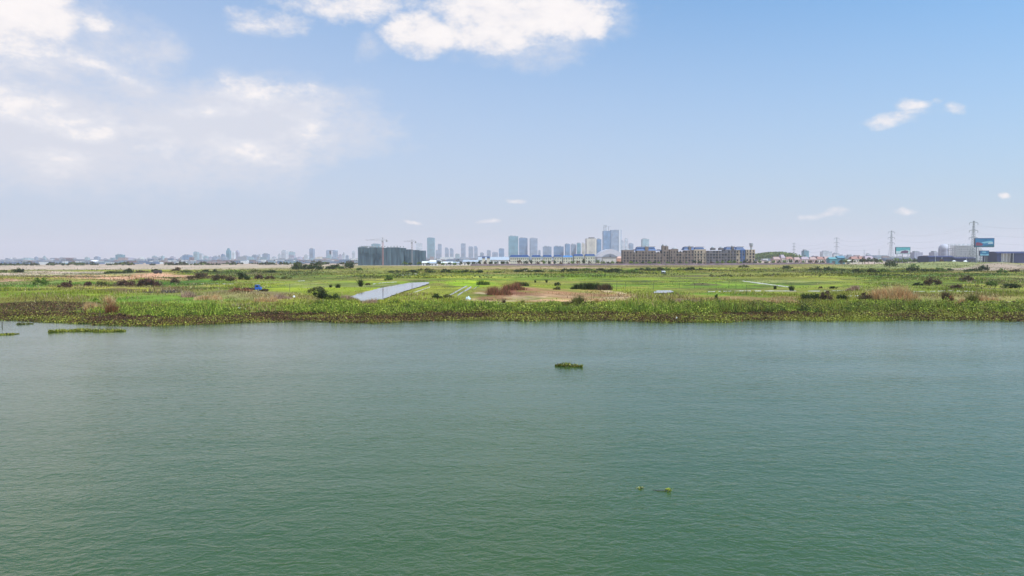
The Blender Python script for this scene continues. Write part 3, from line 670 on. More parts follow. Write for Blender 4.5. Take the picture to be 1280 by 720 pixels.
B = [
 # u, v(base), w, h, kind, upright, name, label
 (50,356.5,17,9,'green',0,'round_bush','round green bush alone on the left meadow before the pink sand'),
 (82,359,17,8,'purple',0,'dead_shrub','purple brown dead shrub with pale patch, on the left meadow beside the round green bush'),
 (112,357,11,7,'purple',0,'dead_shrub','small dark purple shrub between the two larger dead ones on the left'),
 (128,357,14,6,'olive',0,'low_bush','olive scrub bush right of the small dark purple shrub'),
 (157,357,20,8,'purple',0,'dead_shrub','low purple brown shrub left of the widest one by the muddy pool'),
 (183,357.5,32,10,'purple',0,'dead_shrub','widest purple brown shrub mound beside the pink sand and muddy pool'),
 (218,354,14,6,'brown',0,'dead_shrub','small brown shrub right of the widest purple mound'),
 (250,351,26,7,'brown',0,'scrub_mound','brown scrub on the long mound at the end of the pink sand'),
 (278,352,28,8,'brown',0,'scrub_mound','brown branchy scrub at the right end of the long mound'),
 (303,350,15,10,'dark',0,'round_bush','dark round bush in the field behind the blue truck'),
 (324,349,11,6,'purple',0,'low_bush','small dark shrub just right of the dark round bush'),
 (337,349,12,5,'brown',0,'low_bush','low brown shrub right of the small dark one beyond the blue truck'),
 (358,348.5,14,3,'olive',0,'low_bush','thin flat olive shrub in the field left of the six dark trees'),
 (300,367,26,5.5,'red',0,'soil_shrub','dark red brown scrub heap left of the blue truck'),
 (330,364,10,4,'brown',0,'low_bush','low brown scrub at the nose of the blue truck'),
 (400,375,22,13,'dark',0,'leafy_bush','dark leafy bush with olive top on the bank left of the long pond'),
 (417,375,20,8,'dark',0,'leafy_bush','lower dark bush leaning against the olive topped one left of the pond'),
 (396,366,24,8,'olive',0,'leafy_bush','olive bush behind the dark leafy bush left of the pond'),
 (437,375,16,8,'pinkdry',1,'dry_reed','pink dry reed tuft at the left end of the long pond'),
 (461,379,18,7,'pinkdry',1,'dry_reed','pale dry reeds in front of the near end of the long pond'),
 (413,359,3,5,'dark',1,'dark_weed','dark upright weed, left one of the trio on the lime field'),
 (422,359.5,7,6,'dark',1,'dark_weed','dark forked weed, widest of the trio on the lime field'),
 (451,358,3.5,11,'dark',1,'dark_weed','tall thin dark weed just left of the long pond'),
 (460,356,6,2.5,'brown',0,'low_bush','tiny brown shrub between the thin weed and the pond'),
 (486,350.5,12,6,'green',0,'low_bush','faint green bush in the field beyond the long pond'),
 (546,373,13,7,'dark',0,'leafy_bush','dark low bush between the long pond and the furrows'),
 (560,372,14,4.5,'olive',0,'low_bush','olive scrub right of the dark low bush near the furrows'),
 (622,368,34,11,'red',1,'red_reed','red brown reed thicket left of the bare soil patch'),
 (640,364,28,10,'red',1,'red_reed','taller dark red reeds behind the first red thicket'),
 (653,360,14,6,'dark',1,'dark_weed','dark green tussock at the right end of the red reeds'),
 (605,356,12,7,'green',1,'low_bush','green weed clump between the bright furrows and red reeds'),
 (697,357,7,6,'dark',0,'low_bush','small dark bush in the field above the bare soil patch'),
 (696,362,12,4,'olive',0,'low_bush','olive tuft just below the small dark bush by the soil'),
 (723,361,14,9.5,'dark',1,'dark_tussock','left clump of the long dark tussock above the bare soil'),
 (738,361.5,18,10,'dark',1,'dark_tussock','middle clump of the long dark tussock above the bare soil'),
 (756,362,18,9,'brown',1,'dark_tussock','right browner clump of the long dark tussock above the bare soil'),
 (719,383,26,16,'olive',1,'bank_shrub','straw topped shrub standing in front of the bare soil on the bank'),
 (630,379,5,7,'brown',1,'dry_weed','single dry weed at the left of the bare soil'),
 (746,377,9,6,'tawny',1,'dry_reed','small straw coloured weed at the right of the bare soil'),
 (669,353,1.8,5,'dark',1,'dark_weed','first tiny dark weed in the field above the red reeds'),
 (683,353,1.8,5,'dark',1,'dark_weed','second tiny dark weed in the field above the red reeds'),
 (895,374,5,7,'dark',0,'low_bush','small dark bush standing alone in front of the pale channel'),
 (989,363.2,6,8,'dark',1,'dark_weed','dark pointed bush at the end of the diagonal track'),
 (969,361,4,6,'dark',1,'dark_weed','dark weed left of the pointed bush by the track'),
 (1026,360,5,3,'brown',0,'low_bush','tiny brown bush in the green field beyond the bank thickets'),
 (1042,360.5,9,4,'dark',0,'low_bush','small dark bush in the green field beyond the bank thickets'),
 (1016,375,25,12,'dark',0,'thicket','dark green thicket on the right bank'),
 (1032,376,16,11,'purple',0,'thicket','purple brown thicket leaning on the dark green one'),
 (1052,374,13,9,'dark',0,'thicket','dark thicket left of the tall straw reeds'),
 (1082,375,18,9,'brown',0,'thicket','brown thicket at the foot of the tall straw reeds'),
 (1098,375,24,17,'tawny',1,'straw_reed','straw coloured reed clump, left part of the tallest stand'),
 (1122,376,36,22,'tawny',1,'straw_reed','tallest straw coloured reed clump on the right bank'),
 (1136,377,22,13,'tawny',1,'straw_reed','low right shoulder of the tallest straw reed stand'),
 (1068,365,14,7,'pinkdry',1,'straw_reed','faint dry reeds behind the straw stand on its left'),
 (1182,376,5,16,'brown',1,'dry_weed','tall brown weed on the right bank'),
 (1187,378,11,9,'red',0,'low_bush','red brown bush at the foot of the tall brown weed'),
 (1202,380,16,9,'tawny',1,'straw_reed','short straw reeds right of the tall brown weed'),
 (1217,381,13,14,'olive',1,'bank_shrub','olive upright shrub near the right end of the bank'),
 (1166,357,20,9,'brown',0,'scrub_mound','dark brown scrub on the left shoulder of the right meadow mound'),
 (1147,357,12,4,'dark',0,'low_bush','small dark bush left of the right meadow mound'),
 (1196,362,14,8,'purple',0,'scrub_mound','dark purple scrub below the right meadow mound'),
 (1209,353,18,6,'brown',0,'scrub_mound','brown scrub on top of the right meadow mound'),
 (1262,360,22,7,'dark',0,'low_bush','dark bush at the far right of the meadow'),
 (1240,358,16,6,'green',0,'low_bush','green bush between the scrub and the far right dark bush'),
 (1268,379,16,4,'brown',0,'low_bush','brown scrub by the pale track at the far right'),
 (138,383,8,16,'tawny',1,'straw_reed','tall straw weed leaning on the left bank'),
 (120,388,20,13,'tawny',1,'straw_reed','straw coloured reed tuft on the left bank'),
 (142,391,14,14,'red',1,'dead_reed','rust brown dead reed fan on the left bank'),
 (152,394,10,7,'purple',0,'dead_shrub','dark brown clump below the rust coloured reed fan'),
 (32,398,20,8,'olive',0,'bank_shrub','yellow green bush hanging over the left waterline'),
 (1248,328,34,11,'purple',0,'far_bush','dark purple brown bush before the long navy hall'),
 (1229,339,14,7,'dark',0,'far_bush','dark green bush below the navy hall'),
 (262,374,34,9,'tawny',1,'straw_reed','wide stand of dry straw grass on the left bank below the dark red scrub heap'),
 (240,371,24,8,'pinkdry',1,'straw_reed','pinkish dry grass stand left of the wide straw stand on the left bank'),
 (330,377,26,8,'tawny',1,'straw_reed','low straw grass right of the white rubbish on the bank'),
 (349,373,22,7,'pinkdry',1,'straw_reed','thin pinkish straw grass left of the lone white sack'),
 (955,379,30,6,'tawny',1,'straw_reed','low straw grass left of the dark green thicket on the right bank'),
 (985,380,28,8,'tawny',1,'straw_reed','straw grass touching the dark green thicket on the right bank'),
 (862,377,34,5,'pinkdry',1,'straw_reed','flat dry grass on the bank below the small white puddle'),
 (1238,375,30,8,'tawny',1,'straw_reed','straw grass behind the olive upright shrub near the right end'),
]
for (u, v, w, h, kd, up, nm, lb) in B:
    bush(nm, lb, 'reed' if 'reed' in nm else ('weed' if 'weed' in nm else 'bush'), u, v, w, h, kd, bool(up))
# far hedge line bushes: (u, v, w, h)
HB = [(14,340,26,3.5,'olive'),(24,341,12,5.5,'dark'),(140,342,22,3,'dark'),(165,342,26,4.5,'dark'),(178,342,14,3,'brown'),(195,343,14,4,'dark'),(221,339,16,4,'brown'),(232,341,14,3,'dark'),(256,340,14,3,'dark'),(269,341,8,4.5,'dark'),(290,340,18,3,'green'),(322,340,20,3.5,'olive'),(338,341,16,3.5,'dark'),
      (449,338,8,4,'green'),(530,339,22,4,'olive'),(492,341,16,3,'dark'),(513,341,20,3.5,'dark'),(537,341,16,3.8,'dark'),(558,341,14,4.8,'dark'),(572,341,14,3.6,'green'),(584,341,18,4,'dark'),(598,341,12,4.4,'dark'),(624,341,12,2.6,'green'),
      (654,340,26,4.2,'dark'),(672,340,16,3.6,'dark'),(690,340,18,3,'green'),(706,340,14,3.8,'dark'),(716,339,16,3.6,'dark'),(733,339,22,4,'green'),(752,340.5,20,5,'dark'),(770,340.8,24,5.6,'dark'),(788,341,22,5,'green'),(804,338.5,22,4.6,'dark'),(822,338.5,18,4.2,'dark'),(833,338,12,3.6,'green'),(850,338,14,3,'green'),(862,338,14,4.8,'dark'),(876,338,12,3.2,'dark'),(892,338.6,14,2.8,'dark'),
      (930,334.5,14,3,'olive'),(984,336,16,3.4,'dark'),(1020,337.5,18,4,'dark'),(1036,338,18,4.8,'dark'),(1050,338.5,16,4,'green'),(1072,341,16,5,'dark'),(1088,341.5,22,5.4,'dark'),(1104,341,16,5,'green'),(1124,340,14,3.6,'green'),(1139,339.6,20,6,'dark'),(1162,340,22,5,'dark'),(1176,339.6,18,4.8,'green'),(1188,338.5,10,3,'dark'),(1216,339.5,18,3.8,'dark'),(1252,341,12,5,'green'),(1268,340,12,4,'brown'),(1142,334,10,4,'green'),(1176,329.5,8,4,'purple')]
for i, (u, v, w, h, kd) in enumerate(HB):
    cn_ = {'olive':'olive','dark':'dark green','green':'mid green','brown':'brown'}.get(kd, 'purple brown')
    bush('hedge_bush', '%s hedge bush at the far edge of the fields, %s from the left' % (cn_, ORD(i+1)), 'bush', u, v, w, h, kd, False, 'bushes along the far edge of the fields')

# trees ---------------------------------------------------------------
BARK = plain('tree_bark', (.09,.07,.05), .9, .25, 2)
def tree(name, label, u, D, H, Wd, kind, group=None, trunk_frac=.28, x=None, n=420, csize=None, zoff=0):
    X_ = atD(u, D) if x is None else x
    z = gz1(X_, D)+zoff if D < 1500 else LAND-.2
    e = empty(name, (X_, D, z), rng.uniform(0, 6.28), label, 'tree', group)
    t = MB(); th = H*trunk_frac*1.25; r = max(.12, H*.028)
    t.tube((0,0,-.3), (H*.02,0,th*.6), r*1.25, r*.95, 7); t.tube((H*.02,0,th*.6), (0,H*.02,th), r*.95, r*.7, 7)
    for k in range(5):
        a = k*1.257+rng.uniform(-.3,.3); t.tube((0,H*.02,th*(.8+.05*k)), (math.cos(a)*Wd*.28, math.sin(a)*Wd*.28, th+H*.25*rng.uniform(.7,1.2)), r*.5, r*.2, 5)
    t.build('trunk', BARK, e)
    P = foliage_pts(n, Wd*1.1, Wd*1.1, H*(1-trunk_frac), lobes=8); P[:,2] += H*trunk_frac*.92
    cols = pick(KIND[kind], n)
    cs = csize or max(.35, .55/F*D)
    np_mesh('crown', leaf_cards(P, cs*(.6+.8*rng.random(n)), cols, .1), 4, cols, LEAF, e)
    return e
TD = [(370,337.2,10,8.6,'round dark tree, leftmost of the six on the field edge'),(381,337.4,14,7,'lower broad dark tree, second of the six on the field edge'),(395,337.6,13,10,'tallest ragged dark tree, third of the six on the field edge'),
      (412,336.6,9,5,'small dark tree, fourth of the six on the field edge'),(419,336,7,6,'narrow brownish tree, fifth of the six on the field edge'),(437,336.2,11,9.5,'leaning dark tree at the right end of the six on the field edge')]
for (u, v, w, h, lb) in TD:
    D = at(u, v).y; tree('field_tree', lb, u, D, h/F*D*1.1, w/F*D*1.3, 'dark', 'dark trees on the field edge', .08, n=900, csize=.75/F*D)
for (u, v, w, h, kd, lb) in [(387,337,5,7,'dark','thin dark sapling between the second and third field trees'),(425,336,7,3.5,'green','small green tree right of the brownish field tree'),
                         (1112,334.5,12,12.5,'dark','dark round tree standing before the middle pylon at right')]:
    D = at(u, v).y; tree('field_tree', lb, u, D, h/F*D, w/F*D*1.1, kd, None, .12, n=600, csize=.75/F*D)

# row trees in front of the buildings at the far side of the fields
def row(spec, D, group, labfmt, kind0='dark'):
    protos = {}
    for i, (u, h, w, kd) in enumerate(sorted(spec)):
        lb = labfmt % ORD(i+1)
        H = h/F*D; Wd = w/F*D
        key = (kd, i % 2)
        if key not in protos:
            protos[key] = (tree('row_tree', lb, u, D, H, Wd, kd, group, .3, n=170, csize=.75), H, Wd)
        else:
            p, H0, W0 = protos[key]
            c = copy_thing(p, (atD(u, D), D, gz1(atD(u, D), D)), rng.uniform(0,6.28), (Wd/W0, Wd/W0, H/H0), lb, group)
row([(506,6,6,'green'),(513,5,5,'dark'),(524,6,5,'green'),(535,4.5,6,'dark'),(548.5,7,6,'dark'),(554,5,4,'green'),(562,6,5,'dark'),(568,5,5,'green'),(576,7,4,'dark'),(585,6.5,4,'dark'),(592,6.5,4.5,'dark'),(599,7,4,'dark'),(606,6,4,'brown'),(613,6.5,4.6,'dark'),(620,6,4.5,'dark'),(628,6.5,4.6,'dark'),(634,5.5,4.5,'dark')], 1035,
    'small trees between the netted block and the townhouses', 'small street tree left of the cream townhouses, %s in its row', )
row([(649,8,6,'brown'),(657.5,6,4.5,'dark'),(664,8,4,'dark'),(672,6.5,4.6,'brown'),(680,7.5,5,'green'),(686.5,6,4,'dark'),(693.5,8,3.6,'dark'),(701,6,4,'brown'),(711,4.5,4,'brown'),(716,7,5,'green'),(722.5,7,5,'brown'),(729.5,8,4,'dark'),(737,6.5,4.5,'brown')], 1042,
    'small trees before the cream townhouses', 'street tree before the blue roofed townhouses, %s in its row')
row([(748,8,7,'green'),(754,6,6,'green'),(760,5.5,6,'dark'),(766,6,6,'green'),(772,6,5,'dark'),(777,5,5,'dark')], 1046, 'green trees beside the dark stone apartments', 'leafy tree between townhouses and apartments, %s from the left')
row([(789,5.5,4.5,'green'),(796,5,4.5,'green'),(803,5,4,'dark'),(812,5.5,5,'green'),(818,5,4,'dark'),(824,5,4.5,'green'),(835,4.5,5,'green'),(841,4,4,'dark'),(850,5,4.5,'dark'),(858,4.6,4.5,'green'),(868,6.5,4.5,'dark'),(875,6,4.5,'dark'),(889,5,4,'brown'),(897,5.5,4.5,'green'),(903,5.5,4.5,'green'),(912,6.5,6,'green'),(918,6,5,'green'),(926,5,3,'green'),(931,6.5,4,'dark'),(937,6,4.5,'brown')], 1052,
    'small trees before the apartments', 'small tree before the stone apartments, %s from the left')
row([(944,5,5,'dark'),(950,6.5,5.5,'green'),(958,4.5,6,'dark'),(966,5.5,5.5,'green'),(974,5,5,'dark'),(981,5.5,6,'green'),(988,6.5,4.5,'dark'),(996,6,4,'dark'),(1004,5,4.5,'green'),(1013,6,4.5,'brown'),(1020,5.6,4.5,'brown'),(1028,5.5,4.5,'dark'),(1052,6,6,'dark'),(1058,7,7,'green'),(1066,6,6,'dark'),(1078,9,8,'dark'),(1086,8,8,'dark'),(1093,8.5,8,'dark'),(1099,6,7,'green'),
     (1122,7,8,'green'),(1130,7,8,'green'),(1137,6.5,7,'green'),(1143,6,6,'dark')], 1060, 'trees along the pink houses', 'tree in the row before the pink houses, %s from the left')

# floating plants -------------------------------------------------------
def raft(label, pts, n, hmax, cat='water hyacinth', flowers=0, name='hyacinth_raft'):
    P0 = [at(u, v, 0.0) for u, v in pts]
    cx = sum(p.x for p in P0)/len(P0); cy = sum(p.y for p in P0)/len(P0)
    e = empty(name, (cx, cy, 0), 0, label, cat)
    seg = rng.integers(0, len(P0)-1, n); t = rng.random(n)
    A = np.array([(p.x-cx, p.y-cy) for p in P0]); Q = A[seg]*(1-t)[:,None]+A[seg+1]*t[:,None]
    wid = RW*(.5+.9*vnoise(Q[:,0]*.8+3, Q[:,0]*0+pts[0][0]))
    endf = np.clip(np.minimum(Q[:,0]-A[:,0].min(), A[:,0].max()-Q[:,0])/(.28*(A[:,0].max()-A[:,0].min())), .12, 1)
    Q = Q + rng.normal(size=(n,2))*np.array([.15,.42])*(wid*endf)[:,None]
    hh = rng.random(n)*hmax*(.12+1.1*vnoise(Q[:,0]*1.6, Q[:,1]*1.6+5)**1.5)*np.clip(endf+.3,0,1)
    cols = pick([(150,158,60),(116,132,50),(92,106,44),(168,170,84),(112,92,54),(70,64,42)], n, [.24,.24,.18,.12,.12,.10])
    np_mesh('leaves', leaf_cards(np.concatenate([Q, hh[:,None]],1), LS*(.6+.8*rng.random(n)), cols, .2), 4, cols, LEAF, e)
    nb_ = n//2; ib = rng.integers(0, n, nb_); cb = pick([(150,164,66),(120,136,52),(170,172,90)], nb_)
    np_mesh('stalks', blades(np.stack([Q[ib,0],Q[ib,1],hh[ib]*.2],1), hmax*(.35+.9*rng.random(nb_))*np.clip(vnoise(Q[ib,0]*1.9,Q[ib,1])*1.4,.3,1), np.full(nb_, LS*1.1), .35), 3, cb, LEAF, e)
    m = max(14, n//26); Qr = Q[:m]; cr = pick([(70,56,40),(50,44,34)], m)
    np_mesh('root_mat', leaf_cards(np.concatenate([Qr, np.full((m,1),.03)],1), np.full(m, LS*1.6), cr, .9), 4, cr, LEAF, e)
    if flowers:
        i = rng.integers(0, n, flowers); cf = pick([(92,70,84),(70,52,58)], flowers)
        np_mesh('flower_spikes', blades(np.stack([Q[i,0],Q[i,1],hh[i]],1), np.full(flowers, hmax*.55), np.full(flowers,.07), .1), 3, cf, LEAF, e)
    return e
RW, LS = .5, .095
raft('small raft of green water hyacinth floating alone in mid river', [(694,457.5),(700,457.8),(712,458.2),(722,458.6),(728,459)], 620, .5, flowers=34)
RW, LS = 1.5, .11
raft('long thin raft of water hyacinth near the left bank', [(60,415.5),(85,414),(100,413.5),(130,414.5),(157,414)], 3600, .55)
RW = 1.0
raft('low hyacinth raft cut by the left edge of the picture', [(-30,419),(0,418.8),(14,418),(23,417.4)], 1300, .35)
RW, LS = .07, .045
e = empty('floating_branch', tuple(at(823,613.5,0)), 0, 'dark wet branch floating with a yellow green leaf bunch at its end', 'branch')
br = MB(); br.tube((-.38,.06,-.01),(-.1,0,.015),.02,.035); br.tube((-.1,0,.015),(.45,-.05,.01),.035,.04); br.tube((-.05,0,.02),(-.2,.14,.04),.012,.006); br.tube((.1,-.02,.02),(.0,.12,.03),.012,.006)
br.build('stem', plain('wet_wood', (.05,.06,.05), .5), e)
n = 70; P = np.stack([.58+rng.normal(size=n)*.09, -.06+rng.normal(size=n)*.06, .03+rng.random(n)*.14],1); cols = pick([(150,165,70),(120,140,56),(170,180,96)], n)
np_mesh('leaf_bunch', leaf_cards(P, .04+.03*rng.random(n), cols, .3), 4, cols, LEAF, e)
n = 60; q = at(800,610.5,0); P = np.stack([rng.normal(size=n)*.12, rng.normal(size=n)*.06, .01+rng.random(n)*.08],1); cols = pick([(170,176,110),(196,196,150),(120,140,60)], n)
tag(np_mesh('floating_sprig', leaf_cards(P, .03+.03*rng.random(n), cols, .3), 4, cols, LEAF, loc=q), 'pale floating sprig left of the dark wet branch', 'plant')

# posts in the fields ----------------------------------------------------
POSTM = plain('weathered_post', (.07,.06,.055), .9, .2, 3)
def post(u, v, h, label, group=None, r=.06):
    p = at(u, v); D = p.y; H = h/F*D; z = gz1(p.x, p.y)
    m = MB(); m.tube((0,0,-.4),(rng.uniform(-.05,.05)*H,0,H), max(r, .22/F*D), max(r*.8,.17/F*D), 7); m.tube((rng.uniform(-.02,.02),0,H*.93),(.12*H,.02,H*.97), r*.5, r*.3, 5)
    tag(m.build('wooden_post', POSTM, loc=(p.x,p.y,z)), label, 'post', group)
for i, (u, v, h) in enumerate([(771,362,10),(781.5,363,11),(816.5,362,9.5),(849,360,7),(868,360,7),(895,362,9),(911,360,7),(933,368.5,13),(920,360,6),(1019,345,5)]):
    post(u, v, h, 'thin dark post in the green field right of the bare soil, %s from the left' % ORD(i+1), 'posts in the right hand field', .05)
post(478.7,370,10.5,'dark post standing in the long pond', None, .09)
post(362,364,10,'thin post in the lime field behind the dark leafy bush', None, .05)
post(300,391,13,'thin dark stake by the white rubbish on the bank'); post(2,401,12,'dark stake in the water at the far left', None, .09)
post(45,380,9,'thin stake in the left meadow nearest the river corner'); post(125,395,11,'crooked stake among the straw reeds on the left bank')
post(609,347.5,8,'pale thin pole in the weeds beyond the furrows')

# hut, sacks, boat ---------------------------------------------------------
WHT = plain('white_sheet_metal', (.72,.72,.7), .5, .1, 1); DRK = plain('dark_opening', (.05,.05,.05), .8)
p = at(829,342.6); k = p.y/F
e = empty('field_hut', (p.x,p.y,gz1(p.x,p.y)), .25, 'small white roofed hut on stilts in the green fields', 'hut')
m = MB()
for sx in (-1,1):
    for sy in (-1,1): m.box(sx*1.9*k-.1, sx*1.9*k+.1, sy*.9-.1, sy*.9+.1, -.3, 1.2*k)
m.build('stilts', POSTM, e)
MB().box(-2.1*k,2.1*k,-1,1,1.2*k,3.2*k).build('wall', plain('grey_boards', (.3,.3,.28), .8, .2, 2), e)
MB().box(-1.5*k,.1*k,-1.03,-1.003,1.4*k,2.8*k).build('window', DRK, e)
MB().gable(-2.4*k,2.4*k,-1.5,1.5,3.2*k,4.3*k).build('roof', plain('zinc_roof',(.5,.5,.5),.6), e)
SACK = plain('white_plastic', (.66,.66,.66), .6, .15, 3)
def sack(u, v, w, h, label, mat=SACK, group=None):
    p = at(u, v); D = p.y; W_ = w/F*D; H_ = h/F*D
    m = MB().dome(0,0,0,W_*.5,W_*.35,H_,12,5)
    m.v = [(a*(1+.15*math.sin(7*b_+a*3)), b_, c*(1+.25*math.sin(a*9))) for a, b_, c in m.v]
    tag(m.build('plastic_sack', mat, smooth=True, loc=(p.x,p.y,gz1(p.x,p.y)-.05)), label, 'sack', group)
sack(299,386,4,3,'white sack lying left in the rubbish on the bank'); sack(306,387,5,2,'low grey white sack in the rubbish on the bank', plain('grey_plastic',(.42,.42,.42)))
sack(312,385.6,4,2,'white sack lying right in the rubbish on the bank'); sack(367,370.5,4,2.4,'single white sack on the dry grass behind the bank')
sack(585,374,7,4,'pale blue heap of plastic sheet left of the bare soil', plain('pale_blue_plastic',(.5,.58,.6)))
sack(845.5,394,2.2,3.6,'small white upright bag in the hyacinth on the bank')
p = at(283,395.8,0.2)
m = MB(); hl = 2.2
for i in range(9):
    t = -1+i/4; w_ = .42*(1-abs(t)**2.6)+.02; zb = .05+.22*abs(t)**3
    m.v += [(t*hl,-w_,.42+zb),(t*hl,-w_*.6,zb),(t*hl,w_*.6,zb),(t*hl,w_,.42+zb)]
for i in range(8):
    for j in range(3): a = i*4+j; m.f.append((a,a+4,a+5,a+1))
o = m.build('rowing_boat', plain('pale_boat_wood',(.5,.46,.36),.7,.2,3), loc=(p.x,p.y,.35)); o.rotation_euler = (0,0,.06)
sol = o.modifiers.new('thick','SOLIDIFY'); sol.thickness = .05
tag(o, 'pale narrow boat lying in the bank plants', 'boat')

# blue cab truck ------------------------------------------------------------
p = at(315.5, 365.2); z = gz1(p.x, p.y); kx = p.y/F
e = empty('flatbed_truck', (p.x,p.y,z+.1), 0.05, 'small blue cabbed flatbed truck parked on the scrub behind the left bank', 'truck')
BLUE = plain('blue_truck_paint', (.03,.13,.5), .35, .1, 1); RUB = plain('tyre_rubber', (.03,.03,.03), .9); CH = plain('dark_chassis', (.06,.045,.05), .7)
Lh = 3.3
m = MB(); m.box(-Lh+.1, Lh-.6, -.42,.42,.62,.8); m.box(-Lh+.1,Lh-.6,-.42,-.3,.5,.619); m.box(-Lh+.1,Lh-.6,.3,.42,.5,.619); m.build('chassis', CH, e)
m = MB(); m.box(-Lh,1.15,-1.0,1.0,.82,.98); m.box(-Lh,1.1,-1.0,-.95,.981,1.25); m.box(-Lh,1.1,.95,1.0,.981,1.25); m.box(-Lh,-Lh+.06,-.94,.94,.981,1.25); m.build('flatbed', plain('dark_bed_steel',(.09,.06,.06),.8), e)
m = MB(); m.prism([(1.25,.6),(3.25,.6),(3.3,1.35),(2.9,1.5),(2.6,2.3),(1.3,2.35)], -.95, .95); cab = m.build('cab', BLUE, e)
GL = plain('dark_glass', (.03,.04,.05), .1)
g = MB(); g.box(1.5,2.5,-.97,-.953,1.5,2.15).build('window', GL, cab); root_children['flatbed_truck'].append(cab) if False else None
MB().box(1.5,2.5,.953,.97,1.5,2.15).build('window', GL, cab)
MB().prism([(2.96,1.52),(2.98,1.53),(2.68,2.25),(2.66,2.24)], -.8,.8).build('windscreen', GL, cab)
for xx in (-2.2, 2.5):
    for yy in (-.88, .88):
        w = MB().tube((xx,yy-.13,.42),(xx,yy+.13,.42),.42,.42,16).build('wheel', RUB, e)
        MB().tube((xx,yy-.15,.42),(xx,yy+.15,.42),.2,.2,10).build('rim', plain('grey_rim',(.4,.4,.4),.5), w)
# far dark vehicle on the sand
p = at(197, 344); z = gz1(p.x, p.y)
e = empty('dark_tipper', (p.x,p.y,z), .1, 'dark truck far off on the edge of the pink sand', 'truck')
MB().box(-2.6,1.0,-1.1,1.1,1.0,2.5).build('cargo_box', CH, e); MB().prism([(1.1,.7),(3.0,.7),(3.0,1.8),(2.6,2.7),(1.1,2.7)],-1.05,1.05).build('cab', plain('black_cab',(.04,.04,.045),.5), e)
for xx in (-1.8,-.6,2.2):
    for yy in (-1.0,1.0): MB().tube((xx,yy-.15,.5),(xx,yy+.15,.5),.5,.5,12).build('wheel', RUB, e)
MB().box(-2.6,3.0,-.4,.4,.6,.98).build('chassis', RUB, e)
# ------------------------------------------------------------------ buildings
G0 = LAND-.3
def bbase(u0, u1, D): 
    a, b = atD(u0, D), atD(u1, D); return (a+b)/2, b-a
FT = {
 'teal': facade('facade_teal_glass', (.16,.30,.36), (.05,.17,.23), 4.2, 5.5),
 'tealpale': facade('facade_pale_teal', (.34,.44,.48), (.16,.27,.32), 4.2, 5.5),
 'blue': facade('facade_blue_glass', (.17,.27,.40), (.06,.15,.29), 4.2, 5.5),
 'grey': facade('facade_grey_render', (.36,.37,.40), (.15,.18,.23), 3.8, 5),
 'pale': facade('facade_pale_render', (.56,.57,.60), (.26,.31,.38), 3.8, 5),
 'cream': facade('facade_cream_render', (.60,.53,.44), (.30,.28,.27), 3.8, 5),
 'bluegrey': facade('facade_blue_grey', (.28,.34,.43), (.13,.18,.27), 3.8, 5),
 'white': facade('facade_white', (.72,.72,.72), (.42,.45,.5), 3.8, 5),
 'lav': facade('facade_lavender', (.44,.42,.50), (.22,.22,.32), 3.8, 5),
}
ROOFM = plain('roof_plant_grey', (.35,.36,.38), .8)
def tower(name, label, u0, u1, vtop, D, kind, group, parts=True, vbase=None, shape='box'):
    x, w = bbase(u0, u1, D); H = hgt((u0+u1)/2, vtop, D)-G0
    yaw = math.atan2(-x, D)*0 + rng.uniform(-.12,.12) ; dp = max(14, w*rng.uniform(.55,.9))
    c, s_ = abs(math.cos(yaw)), abs(math.sin(yaw)); wl = max(w*.5, (w-dp*s_)/c*.97)
    # perspective side face of off-axis towers shows too: shrink for it
    wl = max(w*.45, wl-abs(x)/D*dp*.55)
    e = empty(name, (x, D, G0), yaw, label, 'building', group)
    h = wl/2; m = MB()
    if shape == 'slant': m.prism([(-h,0),(h,0),(h,H*.82),(h*.3,H),(-h,H)], -dp/2, dp/2)
    elif shape == 'round': m.prism([(-h,0),(h,0),(h,H*.7)]+[(h*math.cos(t), H*.7+H*.3*math.sin(t)) for t in (R(30),R(60),R(90),R(120),R(150))]+[(-h,H*.7)], -dp/2, dp/2)
    elif shape == 'step': m.box(-h,h,-dp/2,dp/2,0,H*.86); m.box(-h*.6,h*.5,-dp*.3,dp*.3,H*.86+.01,H)
    elif shape == 'arch':
        m.box(-h,-h*.38,-dp/2,dp/2,0,H*.94); m.box(h*.30,h,-dp/2,dp/2,0,H*.94); m.prism([(-h,H*.941),(h,H*.941),(h*.8,H),(-h*.8,H)],-dp/2,dp/2); m.box(-h*.379,h*.299,-dp*.4,dp*.4,0,H*.35)
    else: m.box(-h,h,-dp/2,dp/2,0,H)
    if not parts:
        m.box(-h*.4, h*.3, -dp*.2, dp*.2, (H if shape=='box' else H*.8)+.02, H*1.02+2.5)
    m.build('tower_body', FT[kind], e)
    if parts and shape in ('box','slant'):
        q = MB(); zt = H if shape=='box' else H*.9; q.box(-h*.7,-h*.1,-dp*.3,dp*.3,zt+.02,zt+max(4,H*.035)); q.box(h*.1,h*.5,-dp*.2,dp*.25,zt+.02,zt+max(3,H*.02)); q.build('roof_plant', ROOFM, e)
    return e
